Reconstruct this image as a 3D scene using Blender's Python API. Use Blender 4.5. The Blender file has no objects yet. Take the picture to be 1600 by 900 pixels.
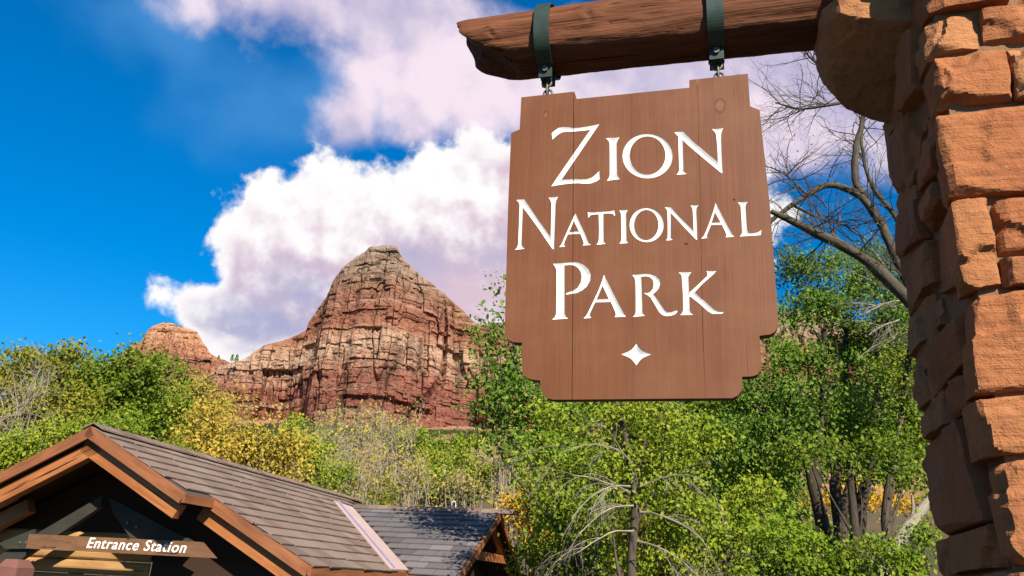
import bpy, math, random
import numpy as np
from mathutils import Vector, Matrix
from mathutils.geometry import delaunay_2d_cdt

scene = bpy.context.scene
COL = scene.collection
R_ = math.radians

# ------------------------------------------------------------------ camera
F = 1250.0
PITCH, ROLL = R_(20), R_(3)
CAM = np.array([0, 0, 1.7])
U0 = np.array([0, -math.sin(PITCH), math.cos(PITCH)])
FW = np.array([0, math.cos(PITCH), math.sin(PITCH)])
RT = np.array([1., 0, 0]) * math.cos(ROLL) + U0 * math.sin(ROLL)
UP = U0 * math.cos(ROLL) - np.array([1., 0, 0]) * math.sin(ROLL)
cd = bpy.data.cameras.new('camera')
cam = bpy.data.objects.new('camera', cd)
COL.objects.link(cam)
cam.matrix_world = Matrix(((RT[0], UP[0], -FW[0], CAM[0]), (RT[1], UP[1], -FW[1], CAM[1]),
                           (RT[2], UP[2], -FW[2], CAM[2]), (0, 0, 0, 1)))
cd.sensor_width = 36
cd.lens = 36 * F / 1600
cd.clip_start, cd.clip_end = 0.05, 20000
scene.camera = cam

def ray(px, py): return FW * F + RT * (px - 800) + UP * (450 - py)
def at(px, py, Y):
    d = ray(px, py)
    return CAM + d * (Y / d[1])
def onp(px, py, p0, n):
    d = ray(px, py)
    return CAM + d * (np.dot(np.asarray(p0) - CAM, n) / np.dot(d, n))

# ------------------------------------------------------------------ node helper
class NT:
    def __init__(s, tree): s.t = tree; s.n = tree.nodes; s.l = tree.links
    def put(s, sock, v):
        if isinstance(v, bpy.types.NodeSocket): s.l.new(v, sock)
        elif v is not None:
            try: sock.default_value = v
            except Exception:
                sock.default_value = (*v, 1.0) if hasattr(v, '__len__') else (v, v, v)
    def node(s, typ, ins=None, **kw):
        nd = s.n.new(typ)
        for k, v in kw.items(): setattr(nd, k, v)
        for k, v in (ins or {}).items(): s.put(nd.inputs[k], v)
        return nd
    def math(s, op, a, b=None, c=None, clamp=False):
        nd = s.n.new('ShaderNodeMath'); nd.operation = op; nd.use_clamp = clamp
        s.put(nd.inputs[0], a)
        if b is not None: s.put(nd.inputs[1], b)
        if c is not None: s.put(nd.inputs[2], c)
        return nd.outputs[0]
    def vmath(s, op, a, b=None):
        nd = s.n.new('ShaderNodeVectorMath'); nd.operation = op
        s.put(nd.inputs[0], a)
        if b is not None: s.put(nd.inputs[1], b)
        return nd.outputs['Value'] if op in ('LENGTH', 'DOT_PRODUCT', 'DISTANCE') else nd.outputs['Vector']
    def mix(s, f, a, b, blend='MIX'):
        nd = s.n.new('ShaderNodeMix'); nd.data_type = 'RGBA'; nd.blend_type = blend
        s.put(nd.inputs[0], f); s.put(nd.inputs[6], a if not isinstance(a, tuple) else (*a[:3], 1)); s.put(nd.inputs[7], b if not isinstance(b, tuple) else (*b[:3], 1))
        return nd.outputs[2]
    def noise(s, vec, scale=5, detail=4, rough=.55, dist=0, dims='3D', color=False):
        nd = s.n.new('ShaderNodeTexNoise'); nd.noise_dimensions = dims
        if vec is not None: s.put(nd.inputs['Vector'], vec)
        s.put(nd.inputs['Scale'], scale); s.put(nd.inputs['Detail'], detail); s.put(nd.inputs['Roughness'], rough); s.put(nd.inputs['Distortion'], dist)
        return nd.outputs['Color' if color else 'Fac']
    def ramp(s, fac, stops, interp='LINEAR'):
        nd = s.n.new('ShaderNodeValToRGB'); cr = nd.color_ramp; cr.interpolation = interp
        while len(cr.elements) < len(stops): cr.elements.new(0.5)
        for e, (p, c) in zip(cr.elements, stops):
            e.position = p
            e.color = (*c, 1) if hasattr(c, '__len__') else (c, c, c, 1)
        s.put(nd.inputs[0], fac)
        return nd.outputs[0]
    def rng(s, v, a, b, c=0., d=1., smooth=True):
        nd = s.n.new('ShaderNodeMapRange'); nd.interpolation_type = 'SMOOTHSTEP' if smooth else 'LINEAR'
        for i, q in enumerate((v, a, b, c, d)): s.put(nd.inputs[i], q)
        return nd.outputs[0]
    def scale(s, vec, sc):
        return s.vmath('MULTIPLY', vec, sc)
    def bump(s, h, strength=.3, dist=.01, normal=None):
        nd = s.n.new('ShaderNodeBump'); s.put(nd.inputs['Strength'], strength); s.put(nd.inputs['Distance'], dist); s.put(nd.inputs['Height'], h)
        if normal is not None: s.put(nd.inputs['Normal'], normal)
        return nd.outputs[0]

# ------------------------------------------------------------------ sun and sky
SUN_EL = R_(35)
SUNH = np.array([0.38, -0.925])
SUND = np.array([SUNH[0] * math.cos(SUN_EL), SUNH[1] * math.cos(SUN_EL), math.sin(SUN_EL)])
sd = bpy.data.lights.new('sun', 'SUN'); sd.energy = 5.0; sd.angle = R_(.5); sd.color = (1, .93, .82)
sun = bpy.data.objects.new('sun', sd); COL.objects.link(sun)
sun.rotation_euler = Vector(SUND).to_track_quat('Z', 'Y').to_euler()
sun.location = (20, -30, 30)

world = bpy.data.worlds.new('World'); scene.world = world; world.use_nodes = True
def azel(px, py):
    d = ray(px, py); d = d / np.linalg.norm(d)
    return math.atan2(d[0], d[1]), math.asin(d[2])
def build_world():
    w = NT(world.node_tree); w.n.clear()
    out = w.node('ShaderNodeOutputWorld')
    bg = w.node('ShaderNodeBackground', {'Strength': .05})
    w.l.new(bg.outputs[0], out.inputs[0])
    sky = w.node('ShaderNodeTexSky', sky_type='NISHITA', sun_disc=False, sun_elevation=SUN_EL,
                 sun_rotation=math.atan2(SUNH[0], SUNH[1]), air_density=1.3, dust_density=.3, ozone_density=2.5)
    blue = w.mix(1.0, sky.outputs[0], (.40, .98, 1.50), 'MULTIPLY')
    hs = w.node('ShaderNodeHueSaturation', {'Saturation': 1.12, 'Value': 1.0, 'Color': blue})
    tc = w.node('ShaderNodeTexCoord').outputs['Generated']
    sp = w.node('ShaderNodeSeparateXYZ', {0: tc})
    az = w.math('ARCTAN2', sp.outputs[0], sp.outputs[1])
    el = w.math('ARCSINE', sp.outputs[2])
    ae = w.node('ShaderNodeCombineXYZ', {0: az, 1: el}).outputs[0]
    def cen(n): return w.math('SUBTRACT', n, .5)
    def mad(a, k, b): return w.math('MULTIPLY_ADD', a, k, b)
    n1 = cen(w.noise(tc, 5.0, 3, .5))
    n2 = cen(w.noise(tc, 15, 6, .55))
    lit_off = w.vmath('ADD', tc, (.010, -.004, .012))
    n2b = cen(w.noise(lit_off, 15, 4, .52))
    def blob(px, py, rx, ry, rot=0):
        a, e = azel(px, py)
        if not rot:
            q = w.vmath('MULTIPLY', w.vmath('SUBTRACT', ae, (a, e, 0)), (F / rx, F / ry, 0))
            return w.math('MULTIPLY', w.math('SUBTRACT', 1.0, w.vmath('LENGTH', q)), float(min(rx, ry)))
        nd = w.node('ShaderNodeMapping', {'Vector': ae, 'Location': (a, e, 0), 'Rotation': (0, 0, R_(-rot)), 'Scale': (rx / F, ry / F, 1)}, vector_type='TEXTURE')
        return w.math('MULTIPLY', w.math('SUBTRACT', 1.0, w.vmath('LENGTH', nd.outputs[0])), float(min(rx, ry)))
    def field(bl, k=22.):
        r = None
        for b in bl:
            v = blob(*b)
            r = v if r is None else w.math('SMOOTH_MAX', r, v, k)
        return r
    # the tall white cumulus behind the butte (distances in picture units)
    cum = field([(600, 420, 300, 165), (790, 370, 260, 160), (450, 440, 130, 110), (390, 490, 130, 62), (1010, 330, 240, 150),
                 (325, 465, 58, 32), (385, 548, 95, 24), (570, 320, 160, 70), (430, 350, 72, 56)])
    cm = mad(n1, 60., mad(n2, 140., cum))
    cmask = w.rng(cm, -3., 16.)
    # soft high bank over it and wisps
    bank = field([(650, 60, 260, 110, 8), (900, 110, 330, 110), (1190, 140, 280, 150), (470, -20, 260, 85), (545, 190, 60, 62), (650, 185, 70, 50), (760, 150, 130, 70)], 30.)
    bm_ = mad(n1, 180., mad(n2, 100., bank))
    bmask = w.rng(bm_, -16., 44., 0, .97)
    wis = field([(540, 140, 230, 90, -24), (130, 0, 220, 40), (250, 40, 160, 60, 20)], 30.)
    wm = mad(n1, 200., mad(n2, 80., wis))
    wmask = w.rng(wm, -25., 95., 0, .62)
    # the rest of the sky dome carries scattered cloud of the same sort
    gate = w.rng(w.math('ABSOLUTE', az), .62, .95)
    fm = w.math('MULTIPLY', w.rng(mad(n2, .35, w.noise(tc, 2.6, 3, .5)), .56, .68, 0, .9), gate)
    # cloud tones: relief towards the sun, broad shade under the tops, blue-grey at the lower left
    lit = (11.2, 10.8, 10.6); pink = (7.9, 6.0, 7.0); grey = (3.7, 4.4, 6.8)
    rel = w.math('SUBTRACT', n2b, n2)
    shade = field([(640, 450, 260, 120), (430, 470, 190, 90), (790, 420, 150, 100), (765, 268, 48, 40), (1000, 400, 200, 100)], 30.)
    sh = w.rng(mad(rel, 330., mad(n1, 120., shade)), -38., 80.)
    blu = field([(400, 500, 150, 70), (470, 460, 110, 60), (775, 400, 70, 34), (640, 400, 90, 40)], 30.)
    bl = w.rng(mad(rel, 120., mad(n1, 90., blu)), -22., 80., 0, .85)
    rim = w.rng(cm, 8., 40.)
    ccol = w.mix(w.math('MULTIPLY', sh, rim), lit, pink)
    ccol = w.mix(w.math('MULTIPLY', bl, rim), ccol, grey)
    bcol = w.mix(w.rng(mad(rel, -.5, n1), -.16, .14), (6.0, 5.4, 7.4), (10.6, 8.8, 9.6))
    c = w.mix(wmask, hs.outputs[0], (1.0, 3.6, 7.6))
    c = w.mix(bmask, c, bcol)
    c = w.mix(fm, c, bcol)
    c = w.mix(cmask, c, ccol)
    c = w.mix(1.0, c, (.87, .88, .90), 'MULTIPLY')
    w.l.new(c, bg.inputs[0])
    world.cycles.sampling_method = 'MANUAL'; world.cycles.sample_map_resolution = 256
build_world()

vs = scene.view_settings
vs.view_transform = 'Standard'; vs.look = 'None'; vs.exposure = 1.08; vs.gamma = 1.0; vs.use_curve_mapping = False
scene.cycles.max_bounces = 4
scene.cycles.diffuse_bounces = 2
scene.cycles.transparent_max_bounces = 8

# ------------------------------------------------------------------ object helpers
ORG = {}
def org(o): return ORG.get(o.name, np.zeros(3)) if o is not None else np.zeros(3)
def thing(name, loc, label, cat, group=None, kind=None):
    o = bpy.data.objects.new(name, None); COL.objects.link(o)
    o.location = loc; o.empty_display_size = .2
    ORG[o.name] = np.array(loc, float)
    tag(o, label, cat, group, kind)
    return o
def tag(o, label=None, cat=None, group=None, kind=None):
    if label: o['label'] = label
    if cat: o['category'] = cat
    if group: o['group'] = group
    if kind: o['kind'] = kind
    return o
def mesh_data(name, verts, faces, mat=None, smooth=False, attrs=None):
    me = bpy.data.meshes.new(name)
    verts = np.asarray(verts, np.float32)
    if isinstance(faces, np.ndarray):
        nf, k = faces.shape
        me.vertices.add(len(verts)); me.vertices.foreach_set('co', verts.ravel())
        me.loops.add(nf * k); me.loops.foreach_set('vertex_index', faces.astype(np.int32).ravel())
        me.polygons.add(nf); me.polygons.foreach_set('loop_start', np.arange(0, nf * k, k, dtype=np.int32))
        me.polygons.foreach_set('loop_total', np.full(nf, k, np.int32))
    else:
        me.from_pydata([tuple(map(float, v)) for v in verts], [], faces)
    me.update(calc_edges=True)
    me.polygons.foreach_set('use_smooth', np.full(len(me.polygons), bool(smooth)))
    for k, a in (attrs or {}).items():
        at_ = me.attributes.new(k, 'FLOAT_VECTOR' if np.ndim(a) == 2 else 'FLOAT', 'POINT')
        at_.data.foreach_set('vector' if np.ndim(a) == 2 else 'value', np.asarray(a, np.float32).ravel())
    if mat: me.materials.append(mat)
    return me
def obj(name, verts, faces, mat, parent=None, smooth=False, attrs=None):
    v = np.asarray(verts, float) - org(parent)
    o = bpy.data.objects.new(name, mesh_data(name, v, faces, mat, smooth, attrs))
    COL.objects.link(o)
    if parent is not None: o.parent = parent
    ORG[o.name] = org(parent).copy()
    return o
class MB:
    """collects boxes, bars and tubes into one mesh, with grain coordinates"""
    def __init__(s): s.v = []; s.f = []; s.g = []
    def add(s, v, f, g=None):
        b = len(s.v); v = [np.asarray(x, float) for x in v]
        s.v += v; s.f += [tuple(i + b for i in q) for q in f]
        s.g += list(g) if g is not None else [np.zeros(3)] * len(v)
    def hexa(s, c, g=None):
        s.add(c, [(0, 3, 2, 1), (4, 5, 6, 7), (0, 1, 5, 4), (1, 2, 6, 5), (2, 3, 7, 6), (3, 0, 4, 7)], g)
    def bar(s, p0, p1, w, h, side):
        """rectangular bar; w along `side`, h across"""
        p0, p1 = np.asarray(p0, float), np.asarray(p1, float)
        a = p1 - p0; L = np.linalg.norm(a); a = a / L
        sd_ = np.asarray(side, float); sd_ = sd_ - a * (sd_ @ a); sd_ /= np.linalg.norm(sd_)
        u = np.cross(a, sd_)
        q = [(-1, -1), (1, -1), (1, 1), (-1, 1)]
        c = [p0 + sd_ * (w / 2 * i) + u * (h / 2 * j) for i, j in q] + [p1 + sd_ * (w / 2 * i) + u * (h / 2 * j) for i, j in q]
        k = random.random() * 50
        g = [(k, w / 2 * i, h / 2 * j) for i, j in q] + [(k + L, w / 2 * i, h / 2 * j) for i, j in q]
        s.hexa(c, [np.array(x) for x in g])
    def prism(s, poly, off):
        """planar polygon (3D points) swept by vector off"""
        n = len(poly); off = np.asarray(off, float)
        v = [np.asarray(p, float) for p in poly] + [np.asarray(p, float) + off for p in poly]
        f = [tuple(range(n)), tuple(range(2 * n - 1, n - 1, -1))] + [((i + 1) % n, i, n + i, n + (i + 1) % n) for i in range(n)]
        s.add(v, f, v)
    def tube(s, pts, rad, n=8, closed=False):
        pts = [np.asarray(p, float) for p in pts]; m = len(pts); b = len(s.v)
        rad = [rad] * m if np.isscalar(rad) else rad
        ref = np.array([0.13, 0.21, .97])
        L = 0
        for i, p in enumerate(pts):
            d = (pts[(i + 1) % m] - pts[i - 1]) if closed else (pts[min(i + 1, m - 1)] - pts[max(i - 1, 0)])
            d = d / (np.linalg.norm(d) + 1e-9)
            x = np.cross(d, ref); x /= np.linalg.norm(x) + 1e-9; y = np.cross(d, x); ref = np.cross(x, d)
            if i: L += np.linalg.norm(p - pts[i - 1])
            for k in range(n):
                a = 2 * math.pi * k / n
                s.v.append(p + (x * math.cos(a) + y * math.sin(a)) * rad[i]); s.g.append(np.array([L, math.cos(a) * rad[i], math.sin(a) * rad[i]]))
        for i in range(m if closed else m - 1):
            j = (i + 1) % m
            for k in range(n):
                k2 = (k + 1) % n
                s.f.append((b + i * n + k, b + i * n + k2, b + j * n + k2, b + j * n + k))
        if not closed:
            s.f.append(tuple(b + k for k in range(n - 1, -1, -1))); s.f.append(tuple(b + (m - 1) * n + k for k in range(n)))
    def build(s, name, mat, parent=None, smooth=False):
        return obj(name, s.v, s.f, mat, parent, smooth, {'gc': np.array(s.g, float)})

# ------------------------------------------------------------------ numpy noise
def _h(ix, iy, iz, seed):
    n = (ix.astype(np.int64) * 374761393 + iy.astype(np.int64) * 668265263 + iz.astype(np.int64) * 2147483647 + seed * 974711) & 0xFFFFFFFF
    n = ((n ^ (n >> 13)) * 1274126177) & 0xFFFFFFFF
    n = (n ^ (n >> 16)) & 0xFFFFFF
    return n / float(0xFFFFFF)
def vnoise(p, seed=0):
    p = np.asarray(p, float); i = np.floor(p).astype(np.int64); f = p - i; f = f * f * f * (f * (f * 6 - 15) + 10)
    r = 0
    for dx in (0, 1):
        wx = f[:, 0] if dx else 1 - f[:, 0]
        for dy in (0, 1):
            wy = f[:, 1] if dy else 1 - f[:, 1]
            for dz in (0, 1):
                wz = f[:, 2] if dz else 1 - f[:, 2]
                r = r + _h(i[:, 0] + dx, i[:, 1] + dy, i[:, 2] + dz, seed) * wx * wy * wz
    return r
def fbm(p, octv=4, seed=0, gain=.5):
    p = np.asarray(p, float); r = 0; a = 1; t = 0
    for o in range(octv):
        r = r + a * vnoise(p * 2 ** o + o * 17.3, seed + o); t += a; a *= gain
    return r / t - .5

# ------------------------------------------------------------------ materials
def material(name, build, rough=.8, spec=.3):
    m = bpy.data.materials.new(name); m.use_nodes = True
    t = NT(m.node_tree); t.n.clear()
    o = t.node('ShaderNodeOutputMaterial'); b = t.node('ShaderNodeBsdfPrincipled', {'Roughness': rough})
    b.inputs['Specular IOR Level'].default_value = spec
    t.l.new(b.outputs[0], o.inputs[0])
    build(t, b, o)
    return m
def gc(t): return t.node('ShaderNodeAttribute', attribute_name='gc').outputs['Vector']
def oc(t): return t.node('ShaderNodeTexCoord').outputs['Object']
def wpos(t): return t.node('ShaderNodeNewGeometry').outputs['Position']
def orand(t): return t.node('ShaderNodeObjectInfo').outputs['Random']

def wood(name, c1, c2, c3, rough=.7, stretch=(1.2, 22, 22), bump=.5, dist=.01, cracks=True):
    def b(t, p, o):
        g = t.vmath('ADD', gc(t), t.scale(t.node('ShaderNodeCombineXYZ', {0: orand(t), 1: orand(t), 2: orand(t)}).outputs[0], (31., 17., 11.)))
        n = t.noise(t.scale(g, stretch), 1, 6, .6, .6)
        n2 = t.noise(t.scale(g, (stretch[0] * 1.2, stretch[1] * 3.5, stretch[2] * 3.5)), 1, 4, .6)
        big = t.noise(g, 1.5, 3, .5)
        col = t.ramp(n, [(.25, c1), (.5, c2), (.75, c3)])
        col = t.mix(t.rng(big, .35, .7, 0, .45), col, tuple(x * .6 for x in c2))
        h = t.math('ADD', n, t.math('MULTIPLY', n2, .4))
        if cracks:
            cr = t.rng(t.noise(t.scale(g, (stretch[0] * .5, stretch[1] * 1.3, stretch[2] * 1.3)), 1, 3, .5), .30, .36)
            col = t.mix(cr, tuple(x * .25 for x in c1), col)
            h = t.math('ADD', h, t.math('MULTIPLY', cr, .8))
        t.put(p.inputs['Base Color'], col)
        t.put(p.inputs['Normal'], t.bump(h, bump, dist))
    return material(name, b, rough)
def leafmat(name, cols, trans=.3, rough=.55):
    def b(t, p, o):
        r = t.node('ShaderNodeNewGeometry').outputs['Random Per Island']
        n = t.noise(wpos(t), .55, 3, .55)
        k = t.math('ADD', t.math('MULTIPLY', r, .62), t.math('MULTIPLY', t.math('SUBTRACT', n, .31), 1.0), clamp=True)
        m = len(cols)
        col = t.ramp(k, [(i / (m - 1), c) for i, c in enumerate(cols)])
        t.put(p.inputs['Base Color'], col)
        tr = t.node('ShaderNodeBsdfTranslucent', {'Color': t.mix(1.0, col, (1.5, 1.4, .5), 'MULTIPLY')})
        mx = t.node('ShaderNodeMixShader', {0: trans, 1: p.outputs[0], 2: tr.outputs[0]})
        t.l.new(mx.outputs[0], o.inputs[0])
    return material(name, b, .65, .12)
def barkmat(name, c1, c2, scale=1.0):
    def b(t, p, o):
        g = gc(t)
        n = t.noise(t.scale(g, (3 * scale, 16 * scale, 16 * scale)), 1, 6, .65, .8)
        big = t.noise(wpos(t), 1.2, 3)
        col = t.mix(t.rng(n, .3, .7), c1, c2)
        col = t.mix(t.rng(big, .4, .7, 0, .5), col, tuple(x * .7 for x in c2))
        t.put(p.inputs['Base Color'], col); t.put(p.inputs['Normal'], t.bump(n, .9, .03 / scale))
    return material(name, b, .9, .15)
def plain(name, col, rough=.6, metal=0., var=.12, scale=8, bump=.1):
    def b(t, p, o):
        n = t.noise(oc(t), scale, 5, .6)
        c = t.mix(n, tuple(x * (1 - var * 2) for x in col), tuple(min(1, x * (1 + var * 2)) for x in col))
        t.put(p.inputs['Base Color'], c); t.put(p.inputs['Metallic'], metal)
        t.put(p.inputs['Normal'], t.bump(n, bump, .005))
    return material(name, b, rough)

# ================================================================== foreground frame: pillar, log, sign share one yaw
A15 = R_(15)
EX = np.array([math.cos(A15), -math.sin(A15), 0]); EY = np.array([math.sin(A15), math.cos(A15), 0]); EZ = np.array([0, 0, 1.])
CORNER = at(1500, 425, 3.0); CORNER[2] = 0
def PL(u, v, z): return CORNER + EX * u + EY * v + EZ * z
def front_uz(px, py, v=0.):
    p = onp(px, py, CORNER + EY * v, -EY); return (p - CORNER) @ EX, p[2]
def left_vz(px, py):
    p = onp(px, py, CORNER, -EX); return (p - CORNER) @ EY, p[2]
VM = .62          # depth of the log and the sign behind the pillar's front face

def m_stone(t, p, o):
    g = wpos(t); r = orand(t)
    big = t.noise(g, 3.0, 4, .55); fine = t.noise(g, 38, 6, .68); mid = t.noise(g, 11, 5, .6, .4)
    hue = t.ramp(r, [(0, (0.2351, 0.0734, 0.0280)), (.35, (0.3043, 0.1212, 0.0467)), (.6, (0.2628, 0.0862, 0.0321)), (.8, (0.3596, 0.1659, 0.0695)), (1, (0.2075, 0.0669, 0.0294))])
    c = t.mix(t.rng(big, .35, .7, 0, .55), hue, (0.3457, 0.1404, 0.0534))
    c = t.mix(t.rng(mid, .52, .72, 0, .5), c, (0.1660, 0.0543, 0.0240))
    c = t.mix(t.rng(fine, .56, .7, 0, .35), c, (0.4149, 0.2104, 0.0961))
    strat = t.noise(t.scale(g, (2, 2, 40)), 1, 4, .6)
    c = t.mix(t.rng(strat, .55, .7, 0, .25), c, (0.1521, 0.0510, 0.0214))
    pit = t.noise(g, 120, 3, .6); c = t.mix(t.rng(pit, .38, .28, 0, .6), c, (0.0823, 0.0315, 0.0167))
    stain = t.noise(t.scale(g, (5, 5, 1.6)), 1, 5, .65); c = t.mix(t.rng(stain, .58, .72, 0, .55), c, (0.1235, 0.0472, 0.0260))
    t.put(p.inputs['Base Color'], c)
    h = t.math('ADD', t.math('ADD', t.math('MULTIPLY', mid, .9), t.math('MULTIPLY', pit, .25)), t.math('MULTIPLY', fine, .35))
    h = t.math('ADD', h, t.math('MULTIPLY', strat, .5))
    t.put(p.inputs['Normal'], t.bump(h, 1.0, .018))
M_STONE = material('red_sandstone', m_stone, .92, .15)
def m_mort(t, p, o):
    g = wpos(t); f = t.noise(g, 60, 5, .7)
    t.put(p.inputs['Base Color'], t.mix(f, (.15, .075, .038), (.27, .15, .08))); t.put(p.inputs['Normal'], t.bump(f, .8, .01))
M_MORTAR = material('sandy_mortar', m_mort, .95, .1)

def box_lattice(n):
    """surface lattice of a cube split n=(nx,ny,nz): unit coords + quads"""
    nx, ny, nz = n
    idx = {}; vs_ = []; fs = []
    def vid(i, j, k):
        q = (i, j, k)
        if q not in idx: idx[q] = len(vs_); vs_.append((i / nx, j / ny, k / nz))
        return idx[q]
    for i in range(nx):
        for j in range(ny):
            fs.append((vid(i, j, 0), vid(i, j + 1, 0), vid(i + 1, j + 1, 0), vid(i + 1, j, 0)))
            fs.append((vid(i, j, nz), vid(i + 1, j, nz), vid(i + 1, j + 1, nz), vid(i, j + 1, nz)))
    for i in range(nx):
        for k in range(nz):
            fs.append((vid(i, 0, k), vid(i + 1, 0, k), vid(i + 1, 0, k + 1), vid(i, 0, k + 1)))
            fs.append((vid(i, ny, k), vid(i, ny, k + 1), vid(i + 1, ny, k + 1), vid(i + 1, ny, k)))
    for j in range(ny):
        for k in range(nz):
            fs.append((vid(0, j, k), vid(0, j, k + 1), vid(0, j + 1, k + 1), vid(0, j + 1, k)))
            fs.append((vid(nx, j, k), vid(nx, j + 1, k), vid(nx, j + 1, k + 1), vid(nx, j, k + 1)))
    return np.array(vs_), np.array(fs)
def trilin(c, q):
    """c: 8 corners [x][y][z] as array (2,2,2,3)"""
    x, y, z = q[:, 0:1], q[:, 1:2], q[:, 2:3]; r = 0
    for i in (0, 1):
        for j in (0, 1):
            for k in (0, 1):
                r = r + c[i, j, k] * (x if i else 1 - x) * (y if j else 1 - y) * (z if k else 1 - z)
    return r
def rock(c8, seed, res=.0125, facets=4, facet=(.004, .022), chips=14, chip=(.004, .022), scoops=5, scoop_r=(.04, .17), scoop_d=(.008, .028), rough=.0045, wob=.007, outs=((0, -1, 0),), maxn=64, cuts=()):
    """a hewn block: an irregular box, faces dressed in a few planes, arrises struck off, scalloped by blows.  c8 in pillar frame (u,v,z)"""
    rg = np.random.default_rng(seed)
    c8 = np.asarray(c8, float)
    sz = [np.linalg.norm(c8[1, 0, 0] - c8[0, 0, 0]), np.linalg.norm(c8[0, 1, 0] - c8[0, 0, 0]), np.linalg.norm(c8[0, 0, 1] - c8[0, 0, 0])]
    n = [int(np.clip(round(s / res), 3, maxn)) for s in sz]
    q, f = box_lattice(n); p = trilin(c8, q)
    p += np.stack([fbm(p * 6 + 3, 3, seed + k) for k in range(3)], 1) * wob * 2
    axes = [np.array(a, float) for a in ((1, 0, 0), (-1, 0, 0), (0, 1, 0), (0, -1, 0), (0, 0, 1), (0, 0, -1))]
    def clip(p, nn, d):
        over = np.maximum(p @ nn - d, 0); return p - over[:, None] * nn
    for nn, pt in cuts:
        nn = np.asarray(nn, float); nn /= np.linalg.norm(nn); p = clip(p, nn, np.asarray(pt) @ nn)
    for i in range(facets):
        a = np.array(outs[rg.integers(len(outs))], float); a /= np.linalg.norm(a)
        nn = a + rg.normal(0, .055, 3); nn /= np.linalg.norm(nn); s = p @ nn
        p = clip(p, nn, np.percentile(s[s > s.max() - .12], 97) - rg.uniform(*facet))
    for i in range(chips):
        a = np.array(outs[rg.integers(len(outs))], float); a /= np.linalg.norm(a)
        b_ = axes[rg.integers(6)]
        if abs(a @ b_) > .5: continue
        nn = a + b_ * rg.uniform(.5, 1.3) + rg.normal(0, .10, 3); nn /= np.linalg.norm(nn); s = p @ nn
        p = clip(p, nn, s.max() - rg.uniform(*chip))
    for i in range(scoops):
        # spalled layers: beyond a ragged line the face has flaked off to a lower bed
        a = np.array(outs[rg.integers(len(outs))], float); a /= np.linalg.norm(a)
        s = p @ a; top = s.max(); face = np.where(s > top - .06)[0]
        fc = p[face]; mid = fc.mean(0); c = fc[rg.integers(len(face))]
        t1 = rg.normal(0, 1, 3) * np.array([1, 1, .8]); t1 -= a * (t1 @ a); t1 /= np.linalg.norm(t1); t2 = np.cross(a, t1)
        x = (p - c) @ t1; y = (p - c) @ t2; mid_x = (mid - c) @ t1
        if mid_x > 0: x, mid_x = -x, -mid_x
        line = x - .03 + np.abs(((y * rg.uniform(4, 8) + rg.random()) % 1) - .5) * .07 + fbm(p * 9, 3, seed + i) * .07
        dep = rg.uniform(*scoop_d); wdt = rg.uniform(.006, .03)
        lim = np.clip(1 - (np.abs(y) - rg.uniform(.08, .3)) / .03, 0, 1)
        near = np.clip((s - (top - .09)) / .05, 0, 1)
        p = p - a * (dep * np.clip(line / wdt, 0, 1) * lim * near * (1 + np.clip(x, 0, .2) * 1.5))[:, None]
    p += np.stack([fbm(p * 26, 4, seed + 9 + k, .6) for k in range(3)], 1) * rough * 2
    return p, f
def quad8(q, axis, d0, d1):
    """q = [bl, br, tr, tl] in (a,z); axis 'front': a=u swept in v from d0 to d1; 'left': a=v swept in u"""
    c = np.zeros((2, 2, 2, 3))
    bl, br, tr, tl = q
    if axis == 'front':
        for j, d in enumerate((d0, d1)):
            c[0, j, 0] = (bl[0], d, bl[1]); c[1, j, 0] = (br[0], d, br[1]); c[1, j, 1] = (tr[0], d, tr[1]); c[0, j, 1] = (tl[0], d, tl[1])
    else:
        for i, d in enumerate((d0, d1)):
            c[i, 0, 0] = (d, br[0], br[1]); c[i, 1, 0] = (d, bl[0], bl[1]); c[i, 1, 1] = (d, tl[0], tl[1]); c[i, 0, 1] = (d, tr[0], tr[1])
    return c

pillar = thing('stone_pillar', PL(.5, .5, 0), 'massive pillar of rough red sandstone blocks carrying the log beam', 'pillar')
def add_stone(c8, seed, **kw):
    p, f = rock(c8, seed, **kw)
    w = CORNER + p[:, 0:1] * EX + p[:, 1:2] * EY + p[:, 2:3] * EZ
    o = obj('stone', w, f, M_STONE, pillar, True)
    m = o.modifiers.new('edge', 'EDGE_SPLIT'); m.split_angle = R_(26)
    return o
mc = MB()
mc.hexa([PL(.07, .05, 0), PL(1.3, .05, 0), PL(1.3, 1.0, 0), PL(.07, 1.0, 0), PL(.07, .05, 6.1), PL(1.3, .05, 6.1), PL(1.3, 1.0, 6.1), PL(.07, 1.0, 6.1)])
mc.build('mortar', M_MORTAR, pillar)
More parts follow.
